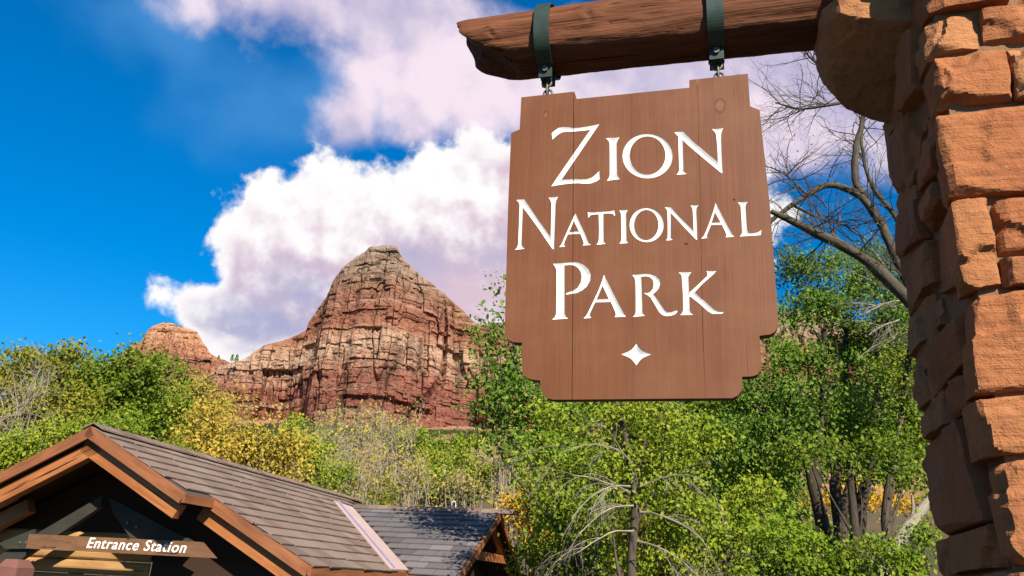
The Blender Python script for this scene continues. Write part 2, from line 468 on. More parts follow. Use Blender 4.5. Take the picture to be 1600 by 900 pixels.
# front-face stones traced on the front plane (tl, tr, br, bl in picture units), return = how far the quoin runs back along the left face
FR = [((1438, -120), (1580, -130), (1578, -2), (1440, 15), .42), ((1584, -130), (1690, -138), (1690, -12), (1582, -3), 0),
      ((1446, 22), (1527, 13), (1535, 67), (1456, 81), .46), ((1533, 12), (1690, 0), (1690, 52), (1541, 68), 0),
      ((1457, 88), (1571, 72), (1584, 149), (1466, 162), .24), ((1577, 70), (1690, 58), (1690, 142), (1590, 151), 0),
      ((1466, 173), (1690, 152), (1690, 293), (1485, 304), .15),
      ((1487, 316), (1544, 309), (1566, 440), (1508, 450), .16), ((1550, 311), (1690, 301), (1690, 387), (1566, 394), 0), ((1566, 402), (1690, 394), (1690, 438), (1572, 446), 0),
      ((1508, 462), (1690, 443), (1690, 602), (1530, 613), .17),
      ((1532, 623), (1690, 611), (1690, 700), (1549, 711), .22),
      ((1549, 722), (1690, 708), (1690, 874), (1575, 885), .13),
      ((1575, 896), (1690, 884), (1690, 1000), (1592, 1010), .3), ((1593, 1018), (1690, 1008), (1690, 1160), (1615, 1170), .2), ((1616, 1180), (1690, 1170), (1700, 1400), (1650, 1410), .3)]
for i, (tl, tr, br, bl, ret) in enumerate(FR):
    q = [front_uz(*k) for k in (bl, br, tr, tl)]
    if ret: q = [(q[0][0] - .012, q[0][1]), q[1], q[2], (q[3][0] - .012, q[3][1])]
    pro = [-.02, -.035, -.01, -.025][i % 4]
    outs = ((0, -1, 0), (0, -1, 0), (-1, 0, 0)) if ret else ((0, -1, 0),)
    add_stone(quad8(q, 'front', pro, ret if ret else .2), 100 + i, outs=outs)
# left-face stones traced on the left plane (far-top, near-top, near-bottom, far-bottom)
LF = [((1417, 505), (1450, 466), (1458, 507), (1411, 570)), ((1432, 552), (1483, 490), (1500, 560), (1452, 622)), ((1409, 578), (1430, 560), (1449, 622), (1429, 646)),
      ((1466, 617), (1503, 578), (1513, 626), (1476, 656)), ((1431, 656), (1463, 622), (1473, 659), (1437, 695)), ((1431, 704), (1494, 657), (1537, 812), (1462, 836)),
      ((1452, 846), (1536, 819), (1548, 884), (1446, 902)),
      ((1400, 62), (1424, 45), (1430, 140), (1404, 180)), ((1374, 140), (1398, 100), (1402, 190), (1380, 220)), ((1382, 225), (1427, 186), (1418, 300), (1392, 330)),
      ((1428, 185), (1447, 196), (1450, 270), (1422, 312)), ((1430, 318), (1452, 284), (1462, 312), (1438, 368)), ((1390, 338), (1426, 312), (1434, 372), (1398, 412)),
      ((1398, 420), (1438, 376), (1446, 440), (1410, 496)), ((1444, 374), (1474, 322), (1492, 440), (1452, 462)),
      ((1450, 910), (1560, 890), (1575, 1000), (1462, 1010)), ((1465, 1020), (1575, 1010), (1595, 1160), (1485, 1180))]
for i, (ft, nt, nb, fb) in enumerate(LF):
    q = [left_vz(*k) for k in (fb, nb, nt, ft)]
    q = [(min(a, 1.13), z) for a, z in q]
    add_stone(quad8(q, 'left', [-.02, -.005, .005, -.03][i % 4], .25), 300 + i, outs=((-1, 0, 0), (-1, 0, 0), (0, 1, 0)), facets=4, scoops=5)
# courses that close the far edge and the top of the pillar
rg = np.random.default_rng(5)
zc = 0.0
while zc < 6.0:
    h = rg.uniform(.24, .46)
    q = [(1.10, zc + .012), (.60, zc + .012), (.60, zc + h), (1.10, zc + h)]
    add_stone(quad8(q, 'left', .015 + rg.uniform(0, .012), .4), int(zc * 1000) + 7, outs=((-1, 0, 0), (0, 1, 0)), res=.03, maxn=20)
    zc += h
for z0, z1 in ((4.74, 5.2), (5.22, 5.7), (5.72, 6.1)):
    for u0, u1 in ((-.02, .55), (.57, 1.25)):
        add_stone(quad8([(u0, z0), (u1, z0), (u1, z1), (u0, z1)], 'front', -.02, .5), int(z0 * 100 + u0 * 10), outs=((0, -1, 0), (-1, 0, 0)), res=.04)
# the corbel: one great boulder built into the left face, on which the log rests
cb = np.zeros((2, 2, 2, 3))
for i, u in enumerate((-.37, .12)):
    for j, v in enumerate((.26, .72)):
        cb[i, j, 0] = (u, v, 3.90); cb[i, j, 1] = (u, v, 4.60)
pts, fcs = rock(cb, 77, res=.014, facets=3, chips=5, scoops=4, scoop_d=(.005, .015), wob=.02, outs=((0, -1, 0), (-1, 0, 0), (-.5, -.4, -.8)), rough=.006, maxn=60,
                cuts=(((-.75, -.15, -.62), (-.33, .28, 4.45)), ((-.2, -.42, -.88), (-.2, .28, 4.46)), ((-.8, -.65, 0), (-.31, .29, 4.5)), ((-.95, 0, -.3), (-.355, .5, 4.45))))
w = CORNER + pts[:, 0:1] * EX + pts[:, 1:2] * EY + pts[:, 2:3] * EZ
o = obj('corbel_stone', w, fcs, M_STONE, pillar, True)
o.modifiers.new('edge', 'EDGE_SPLIT').split_angle = R_(28)

# ------------------------------------------------------------------ log beam
M_LOG = wood('stained_log', (.045, .016, .008), (.125, .044, .019), (.175, .068, .031), .75, (1.6, 26, 26), .9, .016)
M_LOG.node_tree.nodes['Principled BSDF'].inputs['Specular IOR Level'].default_value = .12
M_LOGEND = M_LOG
def log_beam():
    root = thing('log_beam', PL(-1.3, VM, 4.79), 'thick brown hewn log beam jutting out of the stone pillar', 'beam')
    n, m = 84, 300
    u1 = .35; vv = []; gg = []
    L = np.linspace(0, 1, m)
    ang = np.arange(n) * 2 * math.pi / n
    for i, t in enumerate(L):
        # the end is hewn at a slant: top runs further left than the bottom
        ca, sa = np.cos(ang), np.sin(ang)      # ca: toward camera(-v), sa: up
        r = .188 + .010 * t
        sx = np.sign(ca) * np.abs(ca) ** .82; sy = np.sign(sa) * np.abs(sa) ** .88
        start = -2.455 + .035 * (1 - sy) + .27 * np.clip(-sy + .15, 0, 1.15) ** 1.25 + .012 * np.sin(ang * 5)
        u = start + (u1 - start) * t ** 1.0
        P = np.stack([u * .9, ca * 2.2, sa * 2.2], 1)
        dr = fbm(P, 4, 3) * .034 + fbm(np.stack([u * 1.2, ang * 4 / math.pi * 2.5, u * 0], 1), 4, 8) * .022 + fbm(np.stack([u * 14, ca * 9, sa * 9], 1), 3, 5) * .006
        # knots on the lit side
        for ku, ka, kr in ((-1.62, .08, .075), (-.55, .30, .06), (-2.2, -.15, .05), (-1.05, .5, .05)):
            d2 = ((u - ku) / kr) ** 2 + (((ang + math.pi) % (2 * math.pi) - math.pi - ka) * .17 / kr) ** 2
            dr = dr + .013 * np.exp(-d2) - .016 * np.exp(-d2 * 9)
        # long seasoning cracks
        for k, (ca0, w_) in enumerate(((.95, .05), (.62, .03), (1.15, .03), (.35, .022), (-.1, .02), (.78, .02), (.2, .02))):
            a0 = ca0 + .10 * np.sin(u * 2.1 + k * 2) + .02 * np.sin(u * 17 + k)
            dd = ((ang + math.pi) % (2 * math.pi) - math.pi - a0) / w_
            act = np.clip(np.sin(u * (1.7 + .6 * k) + k * 1.9) * 2.2, 0, 1)
            dr = dr - .020 * np.exp(-dd * dd) * act
        rr = r + dr
        tip = np.clip((u - start) / .06, 0, 1); rr = rr * (.94 + .06 * np.sqrt(tip))
        for k in range(n):
            vv.append(PL(u[k], VM - sx[k] * rr[k], 4.790 + sy[k] * rr[k] + .02 * t)); gg.append((u[k], sx[k] * rr[k], sy[k] * rr[k]))
    f = []
    for i in range(m - 1):
        for k in range(n):
            k2 = (k + 1) % n
            f.append((i * n + k, (i + 1) * n + k, (i + 1) * n + k2, i * n + k2))
    vv = np.array(vv); f = np.array(f)
    obj('log', vv, f, M_LOG, root, True, {'gc': np.array(gg)})
    # hewn end face: rings towards the middle
    ring = vv[:n]; c = ring.mean(0); ev = [ring]; R = 8
    for j in range(1, R + 1):
        s = 1 - j / R
        q = c + (ring - c) * s
        q = q + np.outer(fbm(q * 14, 3, 4) * .05 * (1 if j else 0), EX)
        ev.append(q)
    ev = np.concatenate(ev); ff = []
    for j in range(R):
        for k in range(n):
            k2 = (k + 1) % n
            ff.append((j * n + k, j * n + k2, (j + 1) * n + k2, (j + 1) * n + k))
    obj('hewn_end', ev, np.array(ff), M_LOG, root, False, {'gc': np.stack([(ev - CORNER) @ EX * 6, (ev - CORNER) @ EY, ev[:, 2]], 1)})
    return root
log_beam()

# ------------------------------------------------------------------ sign
def s_uz(px, py): return np.array(front_uz(px, py, VM - .03))
REG = {1: (850, 180, 160 / 1200), 2: (980, 180, 160 / 1200), 3: (800, 295, .125), 4: (995, 295, .125), 5: (855, 400, 150 / 1227), 6: (980, 410, 160 / 1440), 0: (0, 0, 1)}
def tr(reg, pts):
    x0, y0, s = REG[reg]
    return [s_uz(x0 + x * s, y0 + y * s) for x, y in pts]
def ell(cx, cy, rx, ry, n=56): return [(cx + rx * math.cos(a), cy + ry * math.sin(a)) for a in np.arange(n) * 2 * math.pi / n]
star = []
for k, (ax, ay, bx, by) in enumerate(((0, -16.5, 23, 0), (23, 0, 0, 17), (0, 17, -23.5, 0), (-23.5, 0, 0, -16.5))):
    for t in np.linspace(0, 1, 8)[:-1]:
        x = ax * (1 - t) + bx * t; y = ay * (1 - t) + by * t; s = 1 - .75 * t * (1 - t) * 1.25
        star.append((994.5 + x * s, 553.5 + y * s))
LET = [
 ('Z', [(1, [(92,208),(130,175),(175,145),(230,136),(300,140),(355,150),(430,145),(520,130),(648,105),(587,195),(520,293),(440,411),(362,525),(290,630),(205,755),(280,752),(340,748),(430,752),(510,748),(570,725),(610,690),(648,655),(655,745),(620,770),(560,795),(500,802),(400,795),(300,800),(200,812),(85,833),(150,738),(240,606),(343,460),(440,320),(545,170),(450,180),(350,190),(260,192),(210,200),(160,230),(100,285)])], []),
 ('I', [(1, [(728,270),(770,264),(830,264),(885,258),(865,290),(850,330),(852,500),(855,690),(868,720),(888,747),(810,757),(738,768),(760,735),(772,700),(772,500),(770,330),(760,300)])], []),
 ('O', [(0, ell(1012, 243.7, 39, 34.7))], [(0, ell(1012, 242.6, 28, 29.8))]),
 ('N', [(2, [(550,200),(600,190),(660,190),(760,290),(860,380),(960,465),(1065,550),(1060,400),(1045,230),(1030,195),(995,162),(1060,160),(1125,152),(1105,200),(1100,260),(1105,450),(1117,678),(1090,664),(1000,590),(880,490),(760,390),(650,290),(655,450),(660,640),(675,665),(700,688),(640,693),(577,697),(600,670),(612,640),(605,450),(600,250),(580,225)])], []),
 ('N', [(3, [(52,140),(100,132),(155,130),(230,240),(320,375),(410,500),(485,605),(490,400),(495,180),(480,140),(460,110),(520,103),(578,98),(555,140),(545,190),(538,400),(525,755),(505,748),(430,640),(340,505),(240,365),(138,230),(128,450),(120,690),(132,720),(158,748),(100,755),(37,762),(65,730),(78,695),(88,450),(97,200),(85,165)])], []),
 ('A', [(3, [(795,312),(850,430),(910,560),(950,660),(965,685),(988,700),(930,703),(883,708),(900,685),(890,645),(855,560),(700,568),(660,655),(652,695),(668,720),(630,724),(590,728),(620,692),(640,645),(700,510),(770,352)])], [(3, [(775,400),(715,540),(840,532)])]),
 ('T', [(3, [(948,290),(1010,295),(1120,287),(1230,280),(1280,268),(1290,330),(1280,338),(1262,308),(1200,305),(1143,308),(1143,500),(1145,650),(1155,675),(1172,685),(1115,693),(1057,697),(1075,675),(1087,640),(1090,500),(1085,315),(1000,322),(975,335),(955,365)])], []),
 ('I', [(3, [(1342,270),(1390,266),(1450,265),(1430,290),(1425,320),(1428,500),(1430,640),(1440,660),(1450,675),(1400,680),(1342,682),(1360,660),(1370,635),(1368,480),(1363,310),(1355,290)])], []),
 ('O', [(0, ell(1010.6, 351.4, 26.6, 26.7))], [(0, ell(1010.1, 351.2, 18.9, 23.4))]),
 ('N', [(4, [(347,230),(390,226),(430,228),(500,310),(570,382),(640,450),(712,520),(708,400),(700,260),(690,230),(670,208),(720,203),(770,202),(750,235),(745,280),(752,420),(757,640),(740,632),(670,560),(590,475),(510,388),(427,300),(427,450),(425,600),(435,620),(452,637),(410,642),(362,645),(380,625),(388,600),(388,430),(383,275),(370,250)])], []),
 ('A', [(4, [(985,178),(1040,282),(1100,400),(1170,530),(1195,570),(1218,598),(1165,601),(1110,605),(1125,580),(1115,550),(1065,448),(930,450),(880,570),(875,590),(885,612),(850,617),(805,622),(840,585),(855,555),(910,420),(950,300),(975,225)])], [(4, [(978,290),(935,425),(1050,418)])]),
 ('L', [(4, [(1262,170),(1320,166),(1385,165),(1365,190),(1360,230),(1368,380),(1378,510),(1395,550),(1420,557),(1480,550),(1520,540),(1558,515),(1552,575),(1500,581),(1420,586),(1350,590),(1287,595),(1310,570),(1318,540),(1312,400),(1300,220),(1285,190)])], []),
 ('P', [(5, [(75,98),(150,92),(240,85),(330,78),(400,85),(470,115),(525,165),(555,230),(550,310),(510,385),(450,435),(380,470),(320,480),(245,492),(240,475),(290,455),(340,440),(390,405),(430,340),(443,265),(430,200),(395,150),(350,120),(290,112),(222,118),(222,300),(222,730),(240,775),(270,798),(170,805),(60,812),(95,785),(115,740),(120,500),(120,180),(105,140)])], []),
 ('A', [(5, [(725,240),(770,330),(840,470),(920,630),(975,730),(1005,775),(940,776),(862,780),(880,750),(870,710),(815,585),(615,590),(550,725),(545,755),(562,790),(515,793),(465,798),(500,760),(520,725),(590,580),(660,430),(705,310)])], [(5, [(708,375),(632,555),(790,548)])]),
 ('R', [(6, [(75,185),(90,170),(150,168),(250,158),(330,162),(400,185),(450,230),(467,290),(450,355),(410,405),(370,440),(420,510),(480,600),(530,670),(575,700),(630,695),(670,680),(705,670),(710,690),(680,725),(620,748),(550,755),(490,735),(450,695),(400,610),(330,490),(280,455),(230,430),(290,425),(330,410),(365,365),(375,300),(360,240),(320,205),(260,192),(198,200),(205,350),(215,690),(230,725),(252,750),(170,757),(80,768),(110,735),(122,700),(122,500),(120,300),(105,210)])], []),
 ('K', [(6, [(722,140),(800,133),(905,133),(880,165),(862,200),(866,300),(872,425),(1000,310),(1130,185),(1130,150),(1115,122),(1180,120),(1252,122),(1220,160),(1180,195),(1060,300),(955,415),(1050,510),(1150,600),(1230,670),(1290,695),(1355,702),(1340,718),(1260,722),(1190,718),(1130,680),(1020,580),(890,478),(876,480),(880,660),(900,710),(930,735),(840,738),(745,740),(775,710),(790,665),(785,430),(770,200),(755,165)])], []),
 ('star', [(0, star)], []),
]
OUT = [(814.5,152),(897.6,143),(901,154.5),(1077,137),(1077,125),(1168.5,115),(1172,166),(1187,172),(1203,322),(1216,500),(1215,512),(1210,519),(1203,522.5),(1186.5,524.5),(1190,568),(1188.5,578),(1183.5,585),(1175,588),(1159.5,588.5),(1160,602),(1158,611),(1153,618),(1144,622),(865,624.5),(855,622),(848,616),(845,607),(844,594.5),(831,593),(823,590),(817,584),(815.5,576),(815.5,535.5),(802,534.5),(794,531),(789.5,525),(788.5,516),(794,320),(798.5,208),(812,202)]
def densify(poly, step):
    r = []
    for i, p in enumerate(poly):
        q = poly[(i + 1) % len(poly)]; n = max(1, int(np.linalg.norm(np.subtract(q, p)) / step))
        for k in range(n): r.append(np.asarray(p) + (np.asarray(q) - np.asarray(p)) * k / n)
    return r
def inpoly(P, poly):
    P = np.asarray(P); poly = np.asarray(poly); x, y = P[:, 0], P[:, 1]; r = np.zeros(len(P), bool)
    j = len(poly) - 1
    for i in range(len(poly)):
        xi, yi = poly[i]; xj, yj = poly[j]
        if yi != yj:
            r ^= ((yi > y) != (yj > y)) & (x < (xj - xi) * (y - yi) / (yj - yi) + xi)
        j = i
    return r
def segdist(P, poly):
    a = np.asarray(poly); b = np.roll(a, -1, 0); best = np.full(len(P), 1e9)
    for i in range(len(a)):
        d = b[i] - a[i]; t = np.clip(((P - a[i]) @ d) / (d @ d + 1e-12), 0, 1)
        best = np.minimum(best, np.linalg.norm(P - a[i] - t[:, None] * d, axis=1))
    return best
def cdt(loops, extra=()):
    vs_ = []; es = []
    for lp in loops:
        b = len(vs_); vs_ += [Vector((float(p[0]), float(p[1]))) for p in lp]
        es += [(b + i, b + (i + 1) % len(lp)) for i in range(len(lp))]
    vs_ += [Vector((float(p[0]), float(p[1]))) for p in extra]
    r = delaunay_2d_cdt(vs_, es, [], 0, 1e-7)
    return np.array([(v.x, v.y) for v in r[0]]), np.array([f for f in r[2] if len(f) == 3])

M_WHITE = plain('white_letter_paint', (.74, .71, .64), .6, 0, .06, 25, .1)
KNOTS = [(s_uz(1125, 165), .034), (s_uz(853, 180), .020)]
HOLES = [s_uz(1073, 381), s_uz(1147, 312), s_uz(1071, 381)]
def m_signp(t, p, o):
    global KNOTS, HOLES
    KNOTS = [((float(q[0]), float(q[1])), r_) for q, r_ in KNOTS]; HOLES = [(float(q[0]), float(q[1])) for q in HOLES]
    g = gc(t)
    r = orand(t)
    gr = t.noise(t.vmath('ADD', t.scale(g, (46, 46, 1.6)), t.node('ShaderNodeCombineXYZ', {0: t.math('MULTIPLY', r, 37)}).outputs[0]), 1, 6, .6, .9)
    fine = t.noise(t.scale(g, (240, 240, 7)), 1, 4, .6)
    blot = t.noise(g, 3.2, 5, .6); streak = t.noise(t.scale(g, (9, 9, .7)), 1, 4, .6)
    c = t.mix(t.rng(gr, .15, .85), (0.1296, 0.0446, 0.0176), (0.1560, 0.0584, 0.0236))
    c = t.mix(t.rng(streak, .45, .72, 0, .75), c, (0.1151, 0.0389, 0.0148))
    c = t.mix(t.rng(blot, .45, .75, 0, .55), c, (0.1775, 0.0756, 0.0334))
    c = t.mix(t.math('MULTIPLY', r, .18), c, (0.0960, 0.0320, 0.0130))
    # hairline checks that run with the grain
    ck = t.rng(t.noise(t.scale(g, (62, 62, .9)), 1, 2, .5), .245, .275)
    c = t.mix(ck, (0.0336, 0.0114, 0.0046), c)
    for (kx, ky), kr in KNOTS:
        d = t.vmath('SUBTRACT', g, (kx, 0, ky)); d = t.vmath('MULTIPLY', d, (1, 0, .62)); L = t.vmath('LENGTH', d)
        wob = t.math('ADD', L, t.math('MULTIPLY', t.math('SUBTRACT', t.noise(g, 60, 3), .5), kr * .6))
        ring_ = t.math('MULTIPLY', t.rng(wob, kr, kr * .8), t.rng(wob, kr * .55, kr * .78))
        c = t.mix(t.math('MULTIPLY', ring_, .7), c, (0.0675, 0.0220, 0.0097)); c = t.mix(t.rng(wob, kr * .8, kr * .4, 0, .35), c, (0.2248, 0.0954, 0.0427))
    for (kx, ky) in HOLES:
        L = t.vmath('LENGTH', t.vmath('SUBTRACT', g, (kx, 0, ky))); c = t.mix(t.rng(L, .0075, .0045), c, (0.0150, 0.0059, 0.0030))
    t.put(p.inputs['Base Color'], c)
    t.put(p.inputs['Roughness'], t.rng(blot, .3, .7, .42, .6))
    h = t.math('ADD', t.math('ADD', gr, t.math('MULTIPLY', fine, .35)), ck)
    t.put(p.inputs['Normal'], t.bump(h, .3, .003))
M_SIGN = material('brown_sign_paint', m_signp, .5, .22)
M_DARK = plain('dark_gap_wood', (.03, .014, .009), .9)

def build_sign():
    root = thing('hanging_sign', PL(-1.36, VM, 2.58), 'brown wooden hanging sign reading ZION NATIONAL PARK in white carved letters', 'sign')
    V0_ = VM - .03; TH = .062
    def W(a, d=0.): return np.stack([CORNER + EX * u + EY * (V0_ + dd) + EZ * z for (u, z), dd in zip(a, np.broadcast_to(d, len(a)))])
    out = [s_uz(*p) for p in OUT]
    joints = [(896.5, 894.0), (986.5, 990.0), (1090, 1101.5)]      # top x, bottom x of each joint
    # slits as thin quads running full height; planks are what lies between
    lines = []
    for xt, xb in joints:
        a = s_uz(xt, 150); b = s_uz(xb, 622); lines.append((a, b))
    gap = [.0030, .0010, .0014]
    lets = []
    for nm, polys, holes in LET:
        P = [densify(tr(r, q), .006) for r, q in polys]; H = [densify(tr(r, q), .006) for r, q in holes]
        lets.append((nm, P, H))
    loops = [densify(out, .03)]
    slits = []
    for (a, b), g_ in zip(lines, gap):
        d = (b - a); a2 = a - d * .3; b2 = b + d * .3; off = np.array([g_ / 2, 0])
        ys = np.linspace(0, 1, 60); wob = np.interp(ys, np.linspace(0, 1, 14), np.random.default_rng(int(g_ * 1e5)).normal(0, .0010, 14))
        Lh = [a2 + (b2 - a2) * t - off + (w_, 0) for t, w_ in zip(ys, wob)]; Rh = [a2 + (b2 - a2) * t + off + (w_ * .7, 0) for t, w_ in zip(ys, wob)]
        slits.append(Lh + Rh[::-1])
    for _, P, H in lets: loops += P + H
    V, T = cdt(loops + slits)
    cen = V[T].mean(1)
    keep = inpoly(cen, loops[0])
    inlet = np.zeros(len(T), bool)
    for _, P, H in lets:
        k = np.zeros(len(T), bool)
        for q in P: k |= inpoly(cen, q)
        for q in H: k &= ~inpoly(cen, q)
        inlet |= k
    insl = np.zeros(len(T), bool)
    for s in slits: insl |= inpoly(cen, s)
    pid = np.zeros(len(T), int)
    for (a, b) in lines:
        pid += (cen[:, 0] > a[0] + (b[0] - a[0]) * (cen[:, 1] - a[1]) / (b[1] - a[1])).astype(int)
    for k in range(4):
        tri = T[keep & ~inlet & ~insl & (pid == k)]
        used, inv = np.unique(tri, return_inverse=True); tri = inv.reshape(tri.shape); v2 = V[used]
        e = np.concatenate([tri[:, [0, 1]], tri[:, [1, 2]], tri[:, [2, 0]]]); es = {tuple(x) for x in e.tolist()}
        bd = [x for x in es if (x[1], x[0]) not in es]
        nv = len(v2); dz = [0, .0005, -.0004, .0003][k]
        fr = W(v2, dz); bk = W(v2, TH)
        faces = [tuple(t) for t in tri.tolist()] + [tuple(nv + i for i in t[::-1]) for t in tri.tolist()] + [(b_, a_, a_ + nv, b_ + nv) for a_, b_ in bd]
        vv = np.concatenate([fr, bk])
        g = np.concatenate([np.column_stack([v2[:, 0], np.zeros(nv), v2[:, 1]]), np.column_stack([v2[:, 0], np.full(nv, TH), v2[:, 1]])])
        obj('plank', vv, faces, M_SIGN, root, False, {'gc': g})
    # splines that close the joints inside the thickness
    mb = MB()
    for (a, b), k0 in zip(lines, (.0, .0, -.055)):
        p = [a + (b - a) * k0, b + (a - b) * .005]
        q = W(np.array(p), .03); mb.bar(q[0], q[1], .02, .006, EX)
    mb.build('spline', M_DARK, root)
    # carved letters: a V-groove from the outline down
    for nm, P, H in lets:
        al = np.concatenate(P); lo, hi = al.min(0), al.max(0)
        gx, gy = np.meshgrid(np.arange(lo[0], hi[0], .0042), np.arange(lo[1], hi[1], .0042)); gp = np.column_stack([gx.ravel(), gy.ravel()])
        gp[:, 0] += (np.arange(len(gp)) % 2) * .0004
        k = np.zeros(len(gp), bool)
        for q in P: k |= inpoly(gp, q)
        for q in H: k &= ~inpoly(gp, q)
        gp = gp[k]
        dd = np.min([segdist(gp, q) for q in P + H], 0); gp = gp[dd > .0022]
        V2, T2 = cdt(P + H, gp)
        c2 = V2[T2].mean(1); k = np.zeros(len(T2), bool)
        for q in P: k |= inpoly(c2, q)
        for q in H: k &= ~inpoly(c2, q)
        for s in slits[:1]: k &= ~inpoly(c2, s)
        d = np.min([segdist(V2, q) for q in P + H], 0)
        dep = np.minimum(d * .58, .012) + .0004
        o = obj('carved_star' if nm == 'star' else 'letter', W(V2, dep), T2[k], M_WHITE, root, False)
        o['label'] = 'white four-pointed carved star' if nm == 'star' else 'white carved letter ' + nm
    return root
build_sign()

# ------------------------------------------------------------------ steel straps that hang the sign
M_STEEL = plain('green_black_steel', (.030, .046, .036), .45, .2, .25, 14, .25)
M_BOLT = plain('galvanised_bolt', (.13, .12, .09), .6, .6, .25, 40, .2)
def hanger(ub, ue, label):
    root = thing('hanger', PL(ub, VM, 4.56), label, 'hanger', 'steel straps that hang the sign')
    n = 64; wd = .046; mb = MB()
    def rad(a): return .2115
    outer = []; 
    vv = []; ff = []
    for k in range(n + 1):
        a = R_(-90 + 17) + k / n * R_(360 - 34)
        sx, sy = math.cos(a), math.sin(a)
        sx = math.copysign(abs(sx) ** .85, sx); sy = math.copysign(abs(sy) ** .9, sy)
        for du, r in ((-wd, .211), (wd, .211), (wd, .219), (-wd, .219)):
            vv.append(PL(ub + du, VM - sx * r, 4.798 + sy * r))
    for k in range(n):
        b = k * 4
        for j in range(4):
            j2 = (j + 1) % 4; ff.append((b + j, b + j2, b + 4 + j2, b + 4 + j))
    ff.append((0, 3, 2, 1)); ff.append((n * 4, n * 4 + 1, n * 4 + 2, n * 4 + 3))
    obj('strap_band', vv, ff, M_STEEL, root)
    # lug plates under the log, clamped by a bolt
    z1 = 4.612; z0 = 4.515
    for name, v0, v1 in (('lug_plate', VM - .055, VM - .045), ('lug_plate', VM + .045, VM + .055)):
        m = MB(); m.hexa([PL(ub - .040, v0, z0), PL(ub + .040, v0, z0), PL(ub + .040, v1, z0), PL(ub - .040, v1, z0), PL(ub - .040, v0, z1), PL(ub + .040, v0, z1), PL(ub + .040, v1, z1), PL(ub - .040, v1, z1)])
        m.build(name, M_STEEL, root)
    m = MB(); m.hexa([PL(ub - .030, VM - .045, z0 - .006), PL(ub + .030, VM - .045, z0 - .006), PL(ub + .030, VM + .045, z0 - .006), PL(ub - .030, VM + .045, z0 - .006), PL(ub - .030, VM - .045, z1), PL(ub + .030, VM - .045, z1), PL(ub + .030, VM + .045, z1), PL(ub - .030, VM + .045, z1)])
    m.build('spacer_block', M_STEEL, root)
    hexp = [PL(ub + .019 * math.cos(R_(60 * k + 12)), VM - .055, 4.565 + .019 * math.sin(R_(60 * k + 12))) for k in range(6)]
    m = MB(); m.prism(hexp[::-1], -EY * .016); m.build('bolt_head', M_BOLT, root)
    # eye under the lug, open shackle and the ring bolt in the sign
    def ring(c, ra, rb, axis, r, name, a0=0, a1=360):
        m = MB(); pts = []
        full = a1 - a0 >= 360
        for k in range(20 if full else 15):
            a = R_(a0 + (a1 - a0) * k / (20 if full else 14)); pts.append(c + axis * ra * math.cos(a) + EZ * rb * math.sin(a))
        m.tube(pts, r, 8, closed=full); return m.build(name, M_BOLT, root, True)
    c = PL(ub, VM, 4.505)
    ring(c, .026, .026, EX, .0075, 'eye_ring')
    ring(PL((ub + ue) / 2, VM, 4.468), .016, .048, EY, .0075, 'link')
    ring(PL(ue, VM, 4.432), .025, .025, EX, .0075, 'ring_bolt')
    m = MB(); m.tube([PL(ue, VM, 4.41), PL(ue, VM, 4.33)], .006, 6); m.build('bolt_shank', M_BOLT, root)
hanger(-1.895, -1.885, 'dark green steel strap and link at the log\'s free end, left of the pair')
hanger(-.905, -.895, 'dark green steel strap and link on the log, nearer the stone pillar')

# ================================================================== ground, hillside and red cliffs
FOOTY = 740.0
ZF = at(600, 668, FOOTY)[2]
def ground_z(x, y):
    x = np.asarray(x, float); y = np.asarray(y, float)
    near = np.where(y < 6, 0.0, np.where(y < 10, -.75 * (y - 6) / 4, -.75))
    k = np.clip((y - 55) / (FOOTY - 55), 0, 1.25)
    return near + (ZF + .75) * k ** 1.25 * np.clip(1 - np.abs(x) / 6000, .2, 1)
def m_ground(t, p, o):
    g = wpos(t); n = t.noise(g, .35, 6, .6); f = t.noise(g, 4, 5, .6); b = t.noise(g, .02, 5, .6)
    c = t.mix(n, (.050, .046, .020), (.085, .062, .035))
    far = t.mix(t.rng(b, .42, .62), (.33, .155, .090), (.12, .105, .055))
    d = t.rng(t.node('ShaderNodeSeparateXYZ', {0: g}).outputs[1], 150, 420)
    c = t.mix(d, c, far)
    c = t.mix(t.rng(t.node('ShaderNodeSeparateXYZ', {0: g}).outputs[1], 13, 11), c, t.mix(f, (.035, .034, .033), (.06, .058, .055)))
    t.put(p.inputs['Base Color'], c); t.put(p.inputs['Normal'], t.bump(t.math('ADD', n, f), .6, .1))
M_GROUND = material('dry_ground', m_ground, .95, .1)
def build_ground():
    xs = np.concatenate([-np.geomspace(4000, 8, 44), np.linspace(-6, 6, 7), np.geomspace(8, 4000, 44)])
    ys = np.concatenate([np.linspace(-400, 0, 8), np.linspace(2, 60, 26), np.geomspace(64, 900, 60), np.linspace(950, 6000, 14)])
    X, Y = np.meshgrid(xs, ys); Z = ground_z(X, Y)
    bump = np.clip((Y - 60) / 200, 0, 1) * fbm(np.stack([X.ravel() / 60, Y.ravel() / 60, 0 * X.ravel()], 1), 4, 2).reshape(X.shape) * 9
    Z = Z + bump
    v = np.stack([X.ravel(), Y.ravel(), Z.ravel()], 1); nx = len(xs); f = []
    i = np.arange(len(ys) - 1)[:, None] * nx + np.arange(nx - 1)[None]
    f = np.stack([i, i + 1, i + nx + 1, i + nx], -1).reshape(-1, 4)
    tag(obj('ground', v, f, M_GROUND, None, True), kind='structure')
build_ground()

